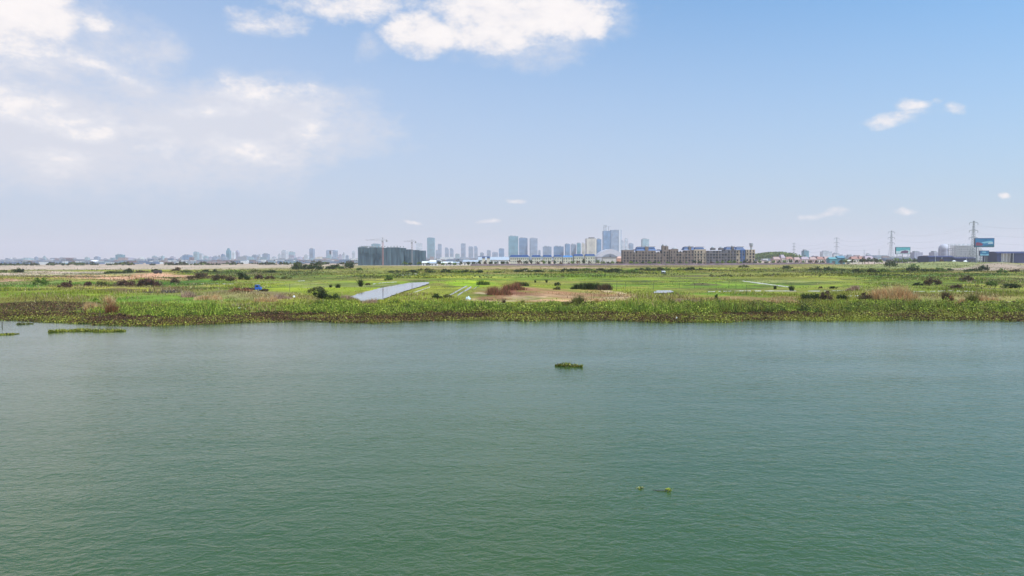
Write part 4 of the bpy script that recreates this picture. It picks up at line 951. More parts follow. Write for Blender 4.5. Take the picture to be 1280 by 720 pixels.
# far-left skyline, left of the netted block
T1 = [(0,5,325,'bluegrey','hazy low grey'),(14,24,326,'pale','low pale'),(28,42,323,'tealpale','broad teal grey'),(62,68,324.5,'pale','slim pale'),(74,82,322.4,'bluegrey','blue grey'),
 (132,143,327,'lav','low lavender'),(145,156,318.4,'teal','bright teal glass'),(158,168,322,'lav','lavender grey'),(173,181,322.8,'lav','small lavender'),(183,190,323.2,'pale','squat pale'),(190,197,321.4,'pale','slim pale'),(198,202,321.2,'pale','thin pale'),(204,214,324,'pale','low pale'),
 (229,240,319,'blue','square blue glass'),(242,249,315.2,'tealpale','tall pale teal'),(248,255,316.4,'pale','pale stepped'),(256,259,323,'lav','thin lavender'),(261,266,321.2,'lav','small lavender'),(276.5,281,318,'blue','narrow blue'),(283,289,311,'teal','tallest teal'),(290.5,294.5,315,'white','very pale'),(295,299.5,313.6,'lav','grey pointed'),
 (303,312,320.4,'bluegrey','broad blue grey'),(313,320,321.4,'tealpale','pale teal'),(322,327,318.6,'pale','faint pale'),(328,337.5,317.4,'bluegrey','wide blue grey'),(340,346,321,'pale','faint pale'),(347,352,317.2,'pale','faint upright'),(352,360,313.4,'pale','tall pale'),(361,369,315,'tealpale','pale teal square'),
 (371,379,321,'lav','low lavender'),(380,386,318.8,'pale','pale'),(387,393.5,311,'bluegrey','tall slim blue grey'),(394,407,321,'cream','wide low cream'),(408,422.5,312.6,'bluegrey','arch shaped blue grey'),(423,428,318.4,'lav','faint lavender'),(428,432,316,'pale','thin pale'),(432,436,319.4,'bluegrey','small dark topped'),(440,444.5,314,'pale','slim faint')]
_q = random.Random(3)
for j in range(46):
    a = _q.uniform(0,446); w_ = _q.uniform(3,9)
    T1.append((a, a+w_, _q.uniform(320.5,326)-(a/446)*2.2, _q.choice(['bluegrey','lav','grey','bluegrey','tealpale']), _q.choice(['faint low grey','faint grey','low blue grey'])))
T1.sort(key=lambda t: t[0]+t[1])
for i, (a, b, t, k, d) in enumerate(T1):
    sh = 'arch' if 'arch' in d else ('slant' if 'pointed' in d else ('step' if 'stepped' in d or i % 5 == 2 else 'box'))
    tower('city_block', '%s block in hazy skyline left of netted building, %s from left' % (d, ORD(i+1)), a, b, t, 2900+((i*617) % 900), k, 'far skyline left of the netted building', b-a > 6, shape=sh)
T2 = [(464.5,476,305,'teal','pale teal block standing behind the netted building'),(462,467,308.5,'bluegrey','small grey block rising behind the left end of the netted building'),(519.8,528.6,304.2,'pale','pale square tower just right of the netted building'),
 (534,544,297.4,'teal','tall teal glass tower right of the netted building'),(544.5,549,313,'bluegrey','low slab at the foot of the tall teal tower'),(547.4,552.2,305.4,'bluegrey','slim blue grey tower right of the tall teal one'),
 (556,561.4,309.4,'bluegrey','left of two pointed twin towers'),(562,567.4,310.4,'bluegrey','right of two pointed twin towers'),(569,575,317.6,'tealpale','low pale block between the twins and the slim tower'),(576.2,582.2,304.6,'bluegrey','slim tower standing alone mid gap'),
 (585.4,592,308.4,'bluegrey','square pale tower left of the slanted one'),(592.6,597.4,307.6,'bluegrey','slant topped tower beside the square pale one'),(600,605,316,'bluegrey','small block with dark cap right of the slanted tower'),(608.4,613.6,313,'bluegrey','small upright blue block'),(615,622.6,315.4,'bluegrey','low grey block left of the dark blue one'),(623.4,630.4,310.8,'blue','dark blue block left of the three big towers')]
for (a, b, t, k, lb) in T2:
    tower('city_tower', lb, a, b, t, 4100+rng.uniform(0,500), k, None, True, shape='slant' if ('slant' in lb and 'beside' in lb) or 'pointed' in lb else 'box')
T3 = [(635.4,648,295.4,3500,'teal','leftmost and tallest of the three big glass towers'),(648.6,659.8,297.6,3560,'blue','middle of the three big glass towers'),(662,672,298,3540,'bluegrey','rightmost paler one of the three big towers'),(672.6,676,313,3900,'bluegrey','low slab right of the three big towers'),
 (678,690,308.4,3100,'bluegrey','first slab of the long row of apartment towers'),(691.6,705,308.2,3120,'blue','second slab of the long row of apartment towers'),(706,712.6,305.2,3080,'blue','third slab of the long row of apartment towers'),(713.4,720,305.6,3080,'bluegrey','fourth slab of the long row of apartment towers'),(720.8,726,304.2,3060,'teal','fifth teal slab of the long row of apartment towers'),(726.8,731.4,304.4,3060,'cream','cream end slab of the long row of apartment towers'),
 (745.6,751.6,299.2,2700,'blue','narrow blue tower behind the cream tower'),(776,780,301.4,3600,'pale','pale slim block right of the tallest tower'),(780.6,785,298.4,3700,'pale','faint taller block second right of the tallest tower'),(785.6,791.6,304.6,3500,'bluegrey','grey block third right of the tallest tower'),
 (801.4,811,299,3300,'tealpale','teal glass tower behind the dark stone apartments'),(1002,1010.8,313.4,2300,'teal','bright blue glass block behind the pink houses'),(1025,1039.8,314.4,3200,'pale','pale hazy block left of the second pylon'),(1040,1049,317,3200,'lav','low lavender block behind the second pylon'),
 (1138,1153,315.4,2100,'lav','low grey block right of the small billboard'),(1162,1174,315.4,2000,'lav','low grey block left of the dome topped tower'),(1082,1088,317.5,3300,'pale','faint pale block between the second and third pylons')]
for (a, b, t, D, k, lb) in T3:
    tower('city_tower', lb, a, b, t, D, k, None, True)
# cream tower
x, w = bbase(732, 745, 2600); H = hgt(738, 298.2, 2600)-G0
e = empty('cream_tower', (x,2600,G0), .1, 'cream stone tower with a dark roof cap', 'building')
MB().box(-w*.47,w*.47,-14,14,0,H).build('tower_body', FT['cream'], e); MB().box(-w*.2,w*.32,-8,8,H+.02,H+4.6).build('roof_cap', plain('dark_cap',(.14,.13,.14)), e)
for s_ in (-1,1): MB().box(s_*w*.36-2.2,s_*w*.36+2.2,-14.6,-14.02,4,H-3).build('pier', plain('cream_pier',(.62,.55,.46)), e)
# tallest tower with white fin and roof crane
D = 3300; x, w = bbase(753.6, 775.6, D); H = hgt(765, 287.6, D)-G0
e = empty('tall_tower', (x,D,G0), 0.0, 'tallest blue glass tower with a white right edge and roof crane', 'building')
m = MB(); m.box(-w*.5,-w*.08,-20,20,0,H*.97); m.build('glass_wing', FT['blue'], e)
MB().box(-w*.079,w*.36,-22,18,0,H).build('glass_core', FT['bluegrey'], e)
MB().box(w*.361,w*.47,-23,19,0,H*1.005).build('white_fin', plain('white_fin',(.62,.63,.66),.6,.05), e)
MB().box(w*.471,w*.5,-22,18,0,H*1.01).build('dark_edge', FT['blue'], e)
m = MB(); h2 = hgt(757, 281.4, D)-G0
m.box(-w*.47,-w*.42,-3,0,H*.971,h2); m.box(-w*.36,-w*.31,-3,0,H*.971,h2*.985); m.box(-w*.46,-w*.30,-4,1,h2*.985+.1,h2); m.box(-w*.47,-w*.02,-1.5,-.5,h2*.955,h2*.962); m.box(-w*.2,-w*.17,-3,0,H*.971,h2*.96)
m.build('roof_crane', ROOFM, e)
# white tent-like dome hall behind the trees
D = 1500; x, w = bbase(744, 778, D)
e = empty('white_dome_hall', (x,D,G0), 0, 'low white curved roof hall between townhouses and stone apartments', 'hall')
zt = hgt(761,311.4,D)-G0; zb = hgt(761,321,D)-G0
pts = [(-w*.5,zb)]+[(-w*.5+w*t, zb+(zt-zb)*math.sin(math.pi*t)**.8) for t in (.1,.2,.3,.4,.5,.6,.7,.8,.9)]+[(w*.5,zb)]
MB().prism(pts[::-1],-25,25).build('roof', plain('white_membrane',(.50,.48,.52),.6,.06), e)
MB().box(-w*.47,w*.47,-24,24,0,zb-.02).build('wall', plain('grey_wall',(.4,.4,.42)), e)
D = 1180; x, w = bbase(752, 772, D); zt = hgt(762,317.2,D)-G0; zb = hgt(762,321.5,D)-G0
e = empty('grey_roof_villa', (x,D,G0), 0, 'grey gabled villa before the white curved roof', 'house')
MB().prism([(w*.5,zb),(w*.2,zb+(zt-zb)*.8),(0,zt),(-w*.2,zb+(zt-zb)*.8),(-w*.5,zb)],-8,8).build('roof', plain('slate_roof',(.22,.23,.27)), e)
MB().box(-w*.45,w*.45,-7,7,0,zb-.02).build('wall', plain('villa_wall',(.5,.46,.42)), e); MB().box(-1.5,1.5,-8.03,-8.003,zb+.8,zb+2.6).build('window', DRK, e)
D = 1120; x, w = bbase(771, 778, D); zt = hgt(774,320.6,D)-G0; zb = hgt(774,323,D)-G0
e = empty('orange_house', (x,D,G0), 0, 'small salmon orange house at the left end of the stone apartments', 'house')
MB().box(-w*.5,w*.5,-5,5,0,zb).build('wall', plain('salmon_wall',(.62,.32,.22)), e); MB().frustum(-w*.55,w*.55,-5.5,5.5,zb+.02,zt,2,3).build('roof', plain('salmon_roof',(.66,.40,.32)), e)
MB().box(-1,1,-5.03,-5.003,2,5).build('window', DRK, e)

# netted building under construction
NET = None
m_, t_, b__ = nodes('green_safety_netting')
tc_ = N(t_, 'ShaderNodeTexCoord'); mp_ = N(t_, 'ShaderNodeMapping'); mp_.inputs['Scale'].default_value = (.16,.16,.02); L(t_, tc_.outputs['Object'], mp_.inputs[0])
no_ = N(t_, 'ShaderNodeTexNoise'); no_.inputs['Scale'].default_value = 1.6; no_.inputs['Detail'].default_value = 5; L(t_, mp_.outputs[0], no_.inputs['Vector'])
cr_ = N(t_, 'ShaderNodeValToRGB'); cr_.color_ramp.elements[0].position = .32; cr_.color_ramp.elements[0].color = (.035,.06,.085,1); cr_.color_ramp.elements[1].position = .7; cr_.color_ramp.elements[1].color = (.11,.165,.20,1)
L(t_, no_.outputs[0], cr_.inputs[0]); L(t_, cr_.outputs[0], b__.inputs['Base Color']); b__.inputs['Roughness'].default_value = .9
NET = m_
D = 1120; x, w = bbase(449.6, 507, D); zt = hgt(478,309.4,D)-G0; e = empty('netted_building', (x+14,D,G0), 0, 'long unfinished building wrapped in dark green netting', 'building')
h = w/2; h0 = h*.98
for i in range(8):
    a = -h0 + i*2*h0/8 - 14; m = MB(); m.box(a, a+2*h0/8-.12, -16+(i%3)*.5, 14, 0, zt-(.8 if i%3==1 else 0)+(i==0)*.3); m.build('netting', NET, e)
x2, w2 = bbase(507, 531.4, D); off = x2-(x+14); zt2 = hgt(519,311.8,D)-G0
for i in range(3):
    a = off-w2/2+i*w2/3; MB().box(a+.1, a+w2/3, -12+i*.6, 14, 0, zt2-i*1.0).build('netting', NET, e)
m = MB(); CON = plain('raw_concrete',(.34,.34,.34),.9,.15,.3)
for i in range(15): MB().box(-h-14+3+i*w/15, -h-14+4.4+i*w/15, -13.5,-12.5, zt+.02, zt+1.6+rng.random()*1.2).build('roof_column', CON, e)
MB().box(-h-14+4,-h-14+14,-8,4,zt+.02,zt+2.6).build('stair_head', CON, e); MB().box(-h-14+18,-h-14+24,-8,4,zt+.02,zt+2.2).build('stair_head', CON, e)
# tower cranes
def lattice(m, p0, p1, wd, seg, r):
    """square lattice mast or boom"""
    p0 = Vector(p0); p1 = Vector(p1); d = (p1-p0).normalized(); a = d.orthogonal().normalized(); b = d.cross(a)
    if abs(d.z) > .9: a, b = Vector((1,0,0)), Vector((0,1,0))
    else: a, b = Vector((0,1,0)), d.cross(Vector((0,1,0)))
    cs = [(a*sx+b*sy)*wd/2 for sx, sy in ((-1,-1),(1,-1),(1,1),(-1,1))]
    for c in cs: m.tube(p0+c, p1+c, r, r, 4)
    for i in range(seg):
        q0 = p0.lerp(p1, i/seg); q1 = p0.lerp(p1, (i+1)/seg)
        for j in range(4): m.tube(q0+cs[j], q1+cs[(j+1)%4], r*.7, r*.7, 3)
def crane(label, u, D, vtop, vjib, ul, ur, mastcol):
    x = atD(u, D); H = hgt(u, vjib, D)-G0; Ht = hgt(u, vtop, D)-G0
    e = empty('tower_crane', (x,D,G0), 0, label, 'crane')
    m = MB(); lattice(m, (0,0,0), (0,0,H), 1.7, 18, .13); m.build('mast', mastcol, e)
    xl = atD(ul, D)-x; xr = atD(ur, D)-x
    m = MB(); lattice(m, (0,0,H+.8), (xl,1,H+.8), 1.1, 12, .085); m.build('jib', plain('crane_grey',(.36,.34,.36)), e)
    m = MB(); lattice(m, (0,0,H+.8), (xr,-1,H+.8), 1.1, 5, .085); m.build('counter_jib', plain('crane_grey',(.36,.34,.36)), e)
    MB().box(xr*.98-2,xr*.98+.4,-2.0,0,H-2.2,H+.1).build('counterweight', CON, e)
    MB().box(-1.4,1.4,-2.6,-1.05,H-3,H-.2).build('cab', plain('crane_cab',(.35,.33,.34)), e)
    m = MB(); lattice(m, (0,0,H+1.5), (0,0,Ht), .9, 4, .14); m.tube((0,0,Ht),(xl*.7,.8,H+1.5),.1,.1,4); m.tube((0,0,Ht),(xr*.85,-.8,H+1.5),.1,.1,4); m.build('apex', plain('crane_grey',(.36,.34,.36)), e)
crane('larger tower crane with a reddish mast before the netted building', 478.6, 1095, 297, 300.6, 457, 484.5, plain('crane_red',(.45,.2,.17)))
crane('smaller tower crane before the right end of the netted building', 515.2, 1098, 299.6, 302.2, 505, 520.5, plain('crane_brown',(.3,.25,.25)))

# townhouses: cream terrace under dark blue roofs
CREAM = plain('cream_townhouse',(.58,.53,.42),.85,.12,.3); NAVY = plain('navy_roof',(.025,.06,.17),.5,.15,.5); LBLUE = plain('light_blue_roof',(.07,.19,.42),.5)
WGL = plain('dim_window',(.10,.10,.11),.3)
for i, (a, b, rt, rb, rm) in enumerate([(637.5,661,318.6,321.2,NAVY),(664.6,675.8,318.8,321.2,NAVY),(678.4,689.4,318.8,321.2,NAVY),(692,702.2,318.8,321.0,NAVY),(703.2,715.4,319.4,321.4,LBLUE),(716.6,728.4,317.8,320.2,NAVY),(730.8,743.2,317.8,320.0,NAVY)]):
    D = 1062; x, w = bbase(a, b, D); zr = hgt(690,rt,D)-G0; ze = hgt(690,rb,D)-G0
    e = empty('townhouse', (x,D,G0), 0, '%s with a %s roof, %s from the left' % ('wide cream townhouse' if i==0 else 'cream townhouse', 'light blue' if rm is LBLUE else 'dark blue', ORD(i+1)), 'house', 'cream townhouses across the fields')
    MB().box(-w/2+.3,w/2-.3,-8,8,0,ze).build('wall', CREAM, e)
    MB().frustum(-w/2-.2,w/2+.2,-8.6,8.6,ze+.02,zr,1.2,5).build('roof', rm, e)
    MB().box(-w/2,w/2,-8.4,-8.01,ze-.9,ze-.05).build('cornice', plain('white_cornice',(.75,.74,.7)), e)
    nb = max(3, int(w/3.2))
    w0 = None
    for r_ in range(3):
        for c_ in range(nb):
            cx = -w/2+w*(c_+.5)/nb; z0 = 1.0+r_*ze*.31
            if w0 is None:
                w0 = MB().box(-.7,.7,-.04,.0,0,1.9).build('window', WGL, e, loc=(cx,-8.005,z0))
            else:
                q = w0.copy(); COL.objects.link(q); q.parent = e; q.location = (cx,-8.005,z0)
# light low houses left of the townhouses
LW = plain('white_wall',(.68,.66,.62)); PB = plain('pale_blue_roof',(.36,.40,.46),.5)
for i, (a, b, vt, D, wc, rc, lb) in enumerate([(528,536,326.5,1090,LW,WHT,'tiny white shed right of the netted building'),(535,547,327.4,1080,LW,PB,'low shed with pale blue roof right of the netted building'),(537.5,545,325,1150,CREAM,WHT,'cream house behind the pale blue roofed shed'),(552,566,327,1110,LW,WHT,'low white house behind the street trees'),
        (567,578,327.2,1112,LW,PB,'second low white house behind the street trees'),(579,598,324.8,1120,LW,PB,'long pale blue roofed white house'),(598,636,321.2,1130,LW,PB,'longest pale blue roofed row left of the townhouses')]):
    x, w = bbase(a, b, D); zt = hgt(a,vt,D)-G0
    e = empty('low_house', (x,D,G0), 0, lb, 'house')
    MB().box(-w/2,w/2,-6,6,0,zt*.62).build('wall', wc, e); MB().gable(-w/2-.4,w/2+.4,-7,7,zt*.62+.02,zt).build('roof', rc, e)
    for c_ in range(max(2,int(w/5))): MB().box(-w/2+w*(c_+.35)/max(2,int(w/5)), -w/2+w*(c_+.65)/max(2,int(w/5)), -6.03,-6.003, .3, zt*.45).build('window', WGL, e)
for (a, b, lb) in [(603,606.5,'left small dark roofed turret above the pale blue row'),(609,612.6,'right small dark roofed turret above the pale blue row')]:
    D = 1124; x, w = bbase(a,b,D); zt = hgt(a,320.6,D)-G0; e = empty('roof_turret_house', (x,D-8,G0), 0, lb, 'house')
    MB().box(-w/2,w/2,-2.4,2.4,0,zt-2.6).build('wall', CREAM, e); MB().frustum(-w/2-.5,w/2+.5,-3,3,zt-2.58,zt,.8,1).build('roof', NAVY, e)

# mauve hoarding wall
def wall_run(name, label, u0, u1, D0, D1, h, mat, cat, step=9):
    a = Vector((atD(u0,D0), D0, 0)); b = Vector((atD(u1,D1), D1, 0)); L_ = (b-a).length; n_ = int(L_/step)
    e = empty(name, (a.x,a.y,G0), math.atan2(b.y-a.y,b.x-a.x), label, cat)
    m = MB(); pz = []
    for i in range(n_):
        z = gz1(*(a.lerp(b,(i+.5)/n_)).xy)-G0
        m.box(i*step+.16,(i+1)*step-.16,-.06,.06,z-1,z+h*(1+.06*rng.random()))
        pz.append((i*step, z))
    m.build('panel_run', mat, e)
    for (px_, z) in pz[::max(1, len(pz)//60)]: MB().box(px_-.12,px_+.12,-.16,.16,z-1,z+h+.25).build('fence_post', plain('post_grey',(.25,.22,.22)), e)
MAUVE = plain('mauve_hoarding',(.25,.17,.20),.85,.3,.08)
wall_run('site_hoarding','long mauve hoarding running before the townhouses and stone apartments',588,1046,1020,1015,2.6,MAUVE,'fence')
# stone apartments
ST = plain('brown_grey_stone',(.21,.155,.135),.9,.15,.3); ST2 = plain('pale_peach_stone',(.42,.32,.24),.9,.12,.3); ST3 = plain('slate_grey_stone',(.14,.125,.145),.9,.15,.3); MANS = plain('blue_slate_mansard',(.035,.10,.27),.5,.15,.4); DWN = plain('dark_window_opening',(.012,.01,.02),.3)
TRIM = plain('stone_trim',(.27,.21,.185),.85)
def apartment(label, a, b, D, wall, segs, roofs, turrets, vt):
    x, w = bbase(a, b, D); ze = hgt((a+b)/2, vt, D)-G0
    e = empty('stone_apartments', (x,D,G0), 0, label, 'building')
    X_ = lambda u: atD(u, D)-x
    for (s0,s1,mt,pr) in segs: MB().box(X_(s0)+.02,X_(s1)-.02,-9-pr,9,0,ze+(pr-.45)*4.2).build('wall', mt, e)
    for (s0,s1,r0) in roofs:
        zr = hgt((s0+s1)/2,r0,D)-G0
        MB().frustum(X_(s0),X_(s1),-9.6,9.4,ze+.9,zr,2.2,3).build('roof', MANS, e)
        MB().box(X_(s0)+1,X_(s1)-1,-9.2,-8,zr+.02,zr+.7).build('roof_ridge', TRIM, e)
    for (s0,s1,t0) in turrets:
        zt = hgt((s0+s1)/2,t0,D)-G0; q = MB(); x0, x1 = X_(s0), X_(s1); q.box(x0,x1,-9.8,-2,ze*.999+.5,zt-1.6); tr = q.build('turret', wall, e)
        MB().dome((x0+x1)/2,-5.9,zt-1.58,(x1-x0)*.42,3,2.4,10,4).build('turret_dome', ROOFM, tr)
    q = MB()
    for fl in range(1,5): q.box(-w/2,w/2,-10.25,-10.02,ze*fl/5-.25,ze*fl/5+.1)
    q.build('string_course', TRIM, e)
    q = MB(); 
    nb = max(3, int(w/4.6)); nb = min(nb, 19)
    for c_ in range(0, nb+1, 4): q.box(-w/2+w*c_/nb-.25, -w/2+w*c_/nb+.25, -10.4,-10.26,0,ze-.4)
    q.build('pilasters', TRIM, e)
    w0 = None
    for r_ in range(5):
        for c_ in range(nb):
            cx = -w/2+w*(c_+.5)/nb; z0 = ze*r_/5+.75
            if rng.random() < .10: continue
            u_ = 640+(cx+x)/D*F; pr = 0
            for (s0,s1,mt,p_) in segs:
                if s0 <= u_ <= s1: pr = p_
            if w0 is None: w0 = MB().box(-1.15,1.15,-.06,0,0,ze/5-1.5).build('window', DWN, e, loc=(cx,-9.004-pr,z0))
            else: k_ = w0.copy(); COL.objects.link(k_); k_.parent = e; k_.location = (cx+rng.uniform(-.2,.2),-9.004-pr,z0); k_.scale = (rng.choice([.55,.8,1,1,1.25]),1,1)
apartment('leftmost brown stone apartment block with a blue mansard in its middle', 777.6, 834.4, 1080, ST, [(777.6,791,ST,.9),(791,795,ST,0),(795,818,ST,.6),(818,826,ST,0),(826,834.4,ST,.9)], [(794,818.5,308.8),(789,794,312.2),(818.8,825,312.2)], [(779,787,311.4),(826,829,305.8),(830.2,833.6,306.6),(805,809,307.4)], 314)
apartment('second stone apartment block, its right half pale peach', 835.6, 880, 1080, ST, [(835.6,846,ST,.9),(846,855,ST,0),(855,865,ST,.5),(865,880,ST2,.9)], [(853,866,308.6),(866.4,879,309.0)], [(838,845.4,310),(859,862,307.6)], 313.2)
apartment('third slate grey stone apartment block with blue mansards', 881, 928.6, 1080, ST3, [(881,904,ST3,.3),(904,918,ST3,.8),(918,923,ST2,.4),(923,928.6,MANS,.8)], [(905,917,308.8),(917.4,928.4,308.8)], [(887,892,308.8),(897,902,308.8),(912,915,307.4)], 313)
apartment('small peach stone block at the right end of the apartments', 929.6, 941, 1080, ST2, [(929.6,941,ST2,.4)], [], [], 312)
x = atD(938.8,1250)
e = empty('water_tower', (x,1250,G0), 0, 'grey flared water tower behind the right end of the apartments', 'water tower')
zt = hgt(938,304,1250)-G0
MB().tube((0,0,0),(0,0,zt-8),1.7,1.5,12).build('shaft', CON, e); m = MB(); m.tube((0,0,zt-7.9),(0,0,zt-4),1.6,3.3,14); m.tube((0,0,zt-3.98),(0,0,zt),3.3,3.4,14); m.build('tank', ROOFM, e)

# pink row houses at right
PK = [plain('pink_wall',(.60,.40,.36)), plain('pale_pink_wall',(.66,.52,.46)), plain('cream_row_wall',(.62,.55,.46))]
PR = [plain('pink_tile_roof',(.40,.27,.25)), plain('mauve_tile_roof',(.36,.28,.32)), plain('red_tile_roof',(.34,.17,.14))]
for i, (a, b, vt, kk) in enumerate([(965,974,321,0),(974.4,980,318.4,1),(981,990,321,2),(991,999,321.6,0),(1000,1010,321,1),(1010.6,1019,321.4,0),(1019.6,1028,321,2),(1028.6,1036,320.6,0),(1062,1071,320.6,2),(1071.6,1078,320.4,2),(1079,1090,320,1)]):
    D = 1110; x, w = bbase(a,b,D); zt = hgt(a,vt,D)-G0
    e = empty('row_house', (x,D,G0), 0, 'pink or cream row house right of the apartments, %s from the left' % ORD(i+1), 'house', 'pink row houses')
    MB().box(-w/2+.1,w/2-.1,-6,6,0,zt*.66).build('wall', PK[kk], e); MB().frustum(-w/2-.1,w/2+.1,-6.6,6.6,zt*.66+.02,zt,1.5,5).build('roof', PR[kk], e)
    for c_ in range(3): MB().box(-w/2+w*(c_+.3)/3, -w/2+w*(c_+.7)/3, -6.03,-6.003, zt*.3, zt*.52).build('window', WGL, e)
for (a,b,vt,col,lb) in [(1035,1045,321.6,(.11,.28,.31),'low teal walled building left of the second pylon foot'),(1045,1054,319.8,(.10,.22,.30),'dark teal warehouse at the second pylon foot'),(1054,1062,325,(.66,.62,.5),'small cream tent roofed stall among the trees')]:
    D = 1075; x, w = bbase(a,b,D); zt = hgt(a,vt,D)-G0
    e = empty('low_building', (x,D,G0), 0, lb, 'building'); mm = plain('wall_'+lb.split()[1]+lb.split()[2], col)
    MB().box(-w/2,w/2,-6,6,0,zt*.75).build('wall', mm, e); MB().gable(-w/2-.3,w/2+.3,-6.6,6.6,zt*.75+.02,zt).build('roof', mm, e)
    MB().box(-w*.2,w*.2,-6.03,-6.003,.2,zt*.5).build('door', WGL, e)

# pylons and lines -----------------------------------------------------------
GALV = plain('galvanised_steel',(.22,.23,.25),.6)
def pylon(label, x, D, H, ln=None):
    e = empty('power_pylon', (x,D,G0), R(20), label, 'pylon', 'pylons of the power line')
    m = MB(); lv = [(0,H*.085),(H*.25,H*.052),(H*.5,H*.030),(H*.78,H*.019),(H,H*.008)]
    r = .17*H/60
    for i in range(4):
        z0, w0 = lv[i]; z1, w1 = lv[i+1]; ns = (3,4,5,4)[i]
        for j in range(ns):
            a, b = j/ns, (j+1)/ns; za, zb = z0+(z1-z0)*a, z0+(z1-z0)*b; wa, wb = w0+(w1-w0)*a, w0+(w1-w0)*b
            c = [(-1,-1),(1,-1),(1,1),(-1,1)]
            for k in range(4):
                p, q = c[k], c[(k+1)%4]
                m.tube((p[0]*wa,p[1]*wa,za),(p[0]*wb,p[1]*wb,zb),r,r,4); m.tube((p[0]*wa,p[1]*wa,za),(q[0]*wb,q[1]*wb,zb),r*.6,r*.6,3); m.tube((q[0]*wa,q[1]*wa,za),(p[0]*wb,p[1]*wb,zb),r*.6,r*.6,3)
    m.build('lattice_tower', GALV, e)
    arms = []
    for zf in (.62,.78,.955):
        m = MB(); z = H*zf; a_ = H*.135
        for s_ in (-1,1):
            m.tube((s_*H*.012,0,z+H*.03),(s_*a_,0,z),r*1.3,r*1.1,4); m.tube((s_*H*.012,-H*.012,z),(s_*a_,0,z),r*1.4,r*1.2,4); m.tube((s_*a_,0,z),(s_*a_,0,z-H*.045),r*1.6,r*1.6,5)
            arms.append(Vector((s_*a_*math.cos(R(20)), s_*a_*math.sin(R(20)), z-H*.045)))
        m.build('crossarm', GALV, e)
    return Vector((x,D,G0)), arms
PY = [pylon('nearest and tallest pylon, rising behind the big billboard', atD(1216,915), 915, 59.5+0*1),
      pylon('second pylon, just left of the small billboard', atD(1113.6,1200), 1200, hgt(1113,288.2,1200)-G0),
      pylon('third pylon, above the teal low buildings', atD(1045.4,1560), 1560, hgt(1045,296.6,1560)-G0),
      pylon('fourth and faintest tall pylon, above the pink row houses', atD(992.2,2050), 2050, hgt(992,303.4,2050)-G0)]
pylon('tiny far pylon between the second and third tall ones', atD(1080,2900), 2900, hgt(1080,312.4,2900)-G0)
pylon('tiny far pylon right of the tiny one between tall pylons', atD(1098.6,2700), 2700, hgt(1098,311.4,2700)-G0)
PY.insert(0, pylon('pylon beyond the right edge of the picture', atD(1400,700), 700, 59.5))
WIRE = plain('aluminium_wire',(.3,.3,.32),.5)
for i in range(len(PY)-1):
    (p, aa), (q, bb) = PY[i], PY[i+1]
    for k in range(6):
        a = p+aa[k]; b = q+bb[k]; m = MB(); prev = a
        for j in range(1,15):
            t = j/14; c = a.lerp(b,t); c.z -= 4*t*(1-t)*9; m.tube(prev, c, .035*(a.y+b.y)/2000, .035*(a.y+b.y)/2000, 3); prev = c
        tag(m.build('power_cable', WIRE), 'thin power cable hanging between the %s pylons counted from the right' % ('edge and first','first and second','second and third','third and fourth')[i], 'cable', 'power cables between the %s pylons' % ('edge and first','first and second','second and third','third and fourth')[i])

# billboards --------------------------------------------------------------------
def billboard(label, u0, u1, v0, v1, D, paint, legs=(.5,), name='billboard'):
    x, w = bbase(u0,u1,D); z1 = hgt((u0+u1)/2,v0,D)-G0; z0 = hgt((u0+u1)/2,v1,D)-G0
    e = empty(name, (x,D,G0), -.05, label, 'billboard')
    for l in legs: MB().tube((-w/2+w*l,.8,0),(-w/2+w*l,.8,z0+1),.7 if len(legs)==1 else .35,.6 if len(legs)==1 else .35,10).build('pole', GALV, e)
    MB().box(-w/2,w/2,-.5,1.4,z0,z1).build('frame', plain('navy_frame',(.04,.05,.12)), e)
    f = MB().box(-w/2+.5,w/2-.5,-.56,-.503,z0+.5,z1-.5).build('poster', paint[0], e)
    for (poly, mt, nm, dz) in paint[1]:
        MB().prism([(-w/2+.5+(w-1)*a, z0+.5+(z1-z0-1)*b) for a,b in poly], -.58-dz*.02, -.563-dz*.02).build(nm, mt, f)
CY = plain('poster_cyan',(.02,.15,.33),.5,.2,.2); DR = plain('poster_dark_red',(.22,.04,.09)); PV = plain('poster_pale_blue',(.22,.44,.58)); WH = plain('poster_white',(.5,.56,.62)); DB = plain('poster_dark_teal',(.02,.12,.18)); PU = plain('poster_purple',(.14,.07,.14))
billboard('big billboard with blue picture and dark red shape, highest one', 1218.2,1241.6,297.6,309,880,(CY,[([(0,0),(1,0),(1,.3),(.6,.18),(.35,.1),(0,.25)],DB,'ground_shape',0),([(.03,.15),(.36,.15),(.42,.3),(.3,.48),(.12,.55),(.03,.5)],DR,'red_shape',1),([(.3,.5),(.5,.62),(.85,.72),(.95,.6),(.7,.48),(.5,.4)],PV,'pale_shape',1),([(.66,.36),(.95,.36),(.93,.55),(.72,.5)],WH,'white_shape',2)]), (.12,))
billboard('smaller teal billboard under the biggest one', 1224.4,1235.6,313.2,319.8,890,(CY,[([(0,0),(1,0),(1,.3),(.5,.2),(0,.35)],PV,'pale_band',0),([(.2,.6),(.7,.6),(.65,.85),(.25,.85)],PV,'pale_shape',1)]), (.15,.85))
billboard('wide billboard with teal top and purple picture, left of the domed tower', 1119.4,1137.2,308.8,317.6,1020,(plain('poster_teal',(.10,.36,.42)),[([(0,0),(1,0),(1,.5),(.8,.62),(.45,.55),(.2,.4),(0,.45)],WH,'pale_band',0),([(.3,.08),(.85,.08),(.88,.45),(.65,.55),(.4,.42)],PU,'purple_shape',1)]), (.12,.5,.88))
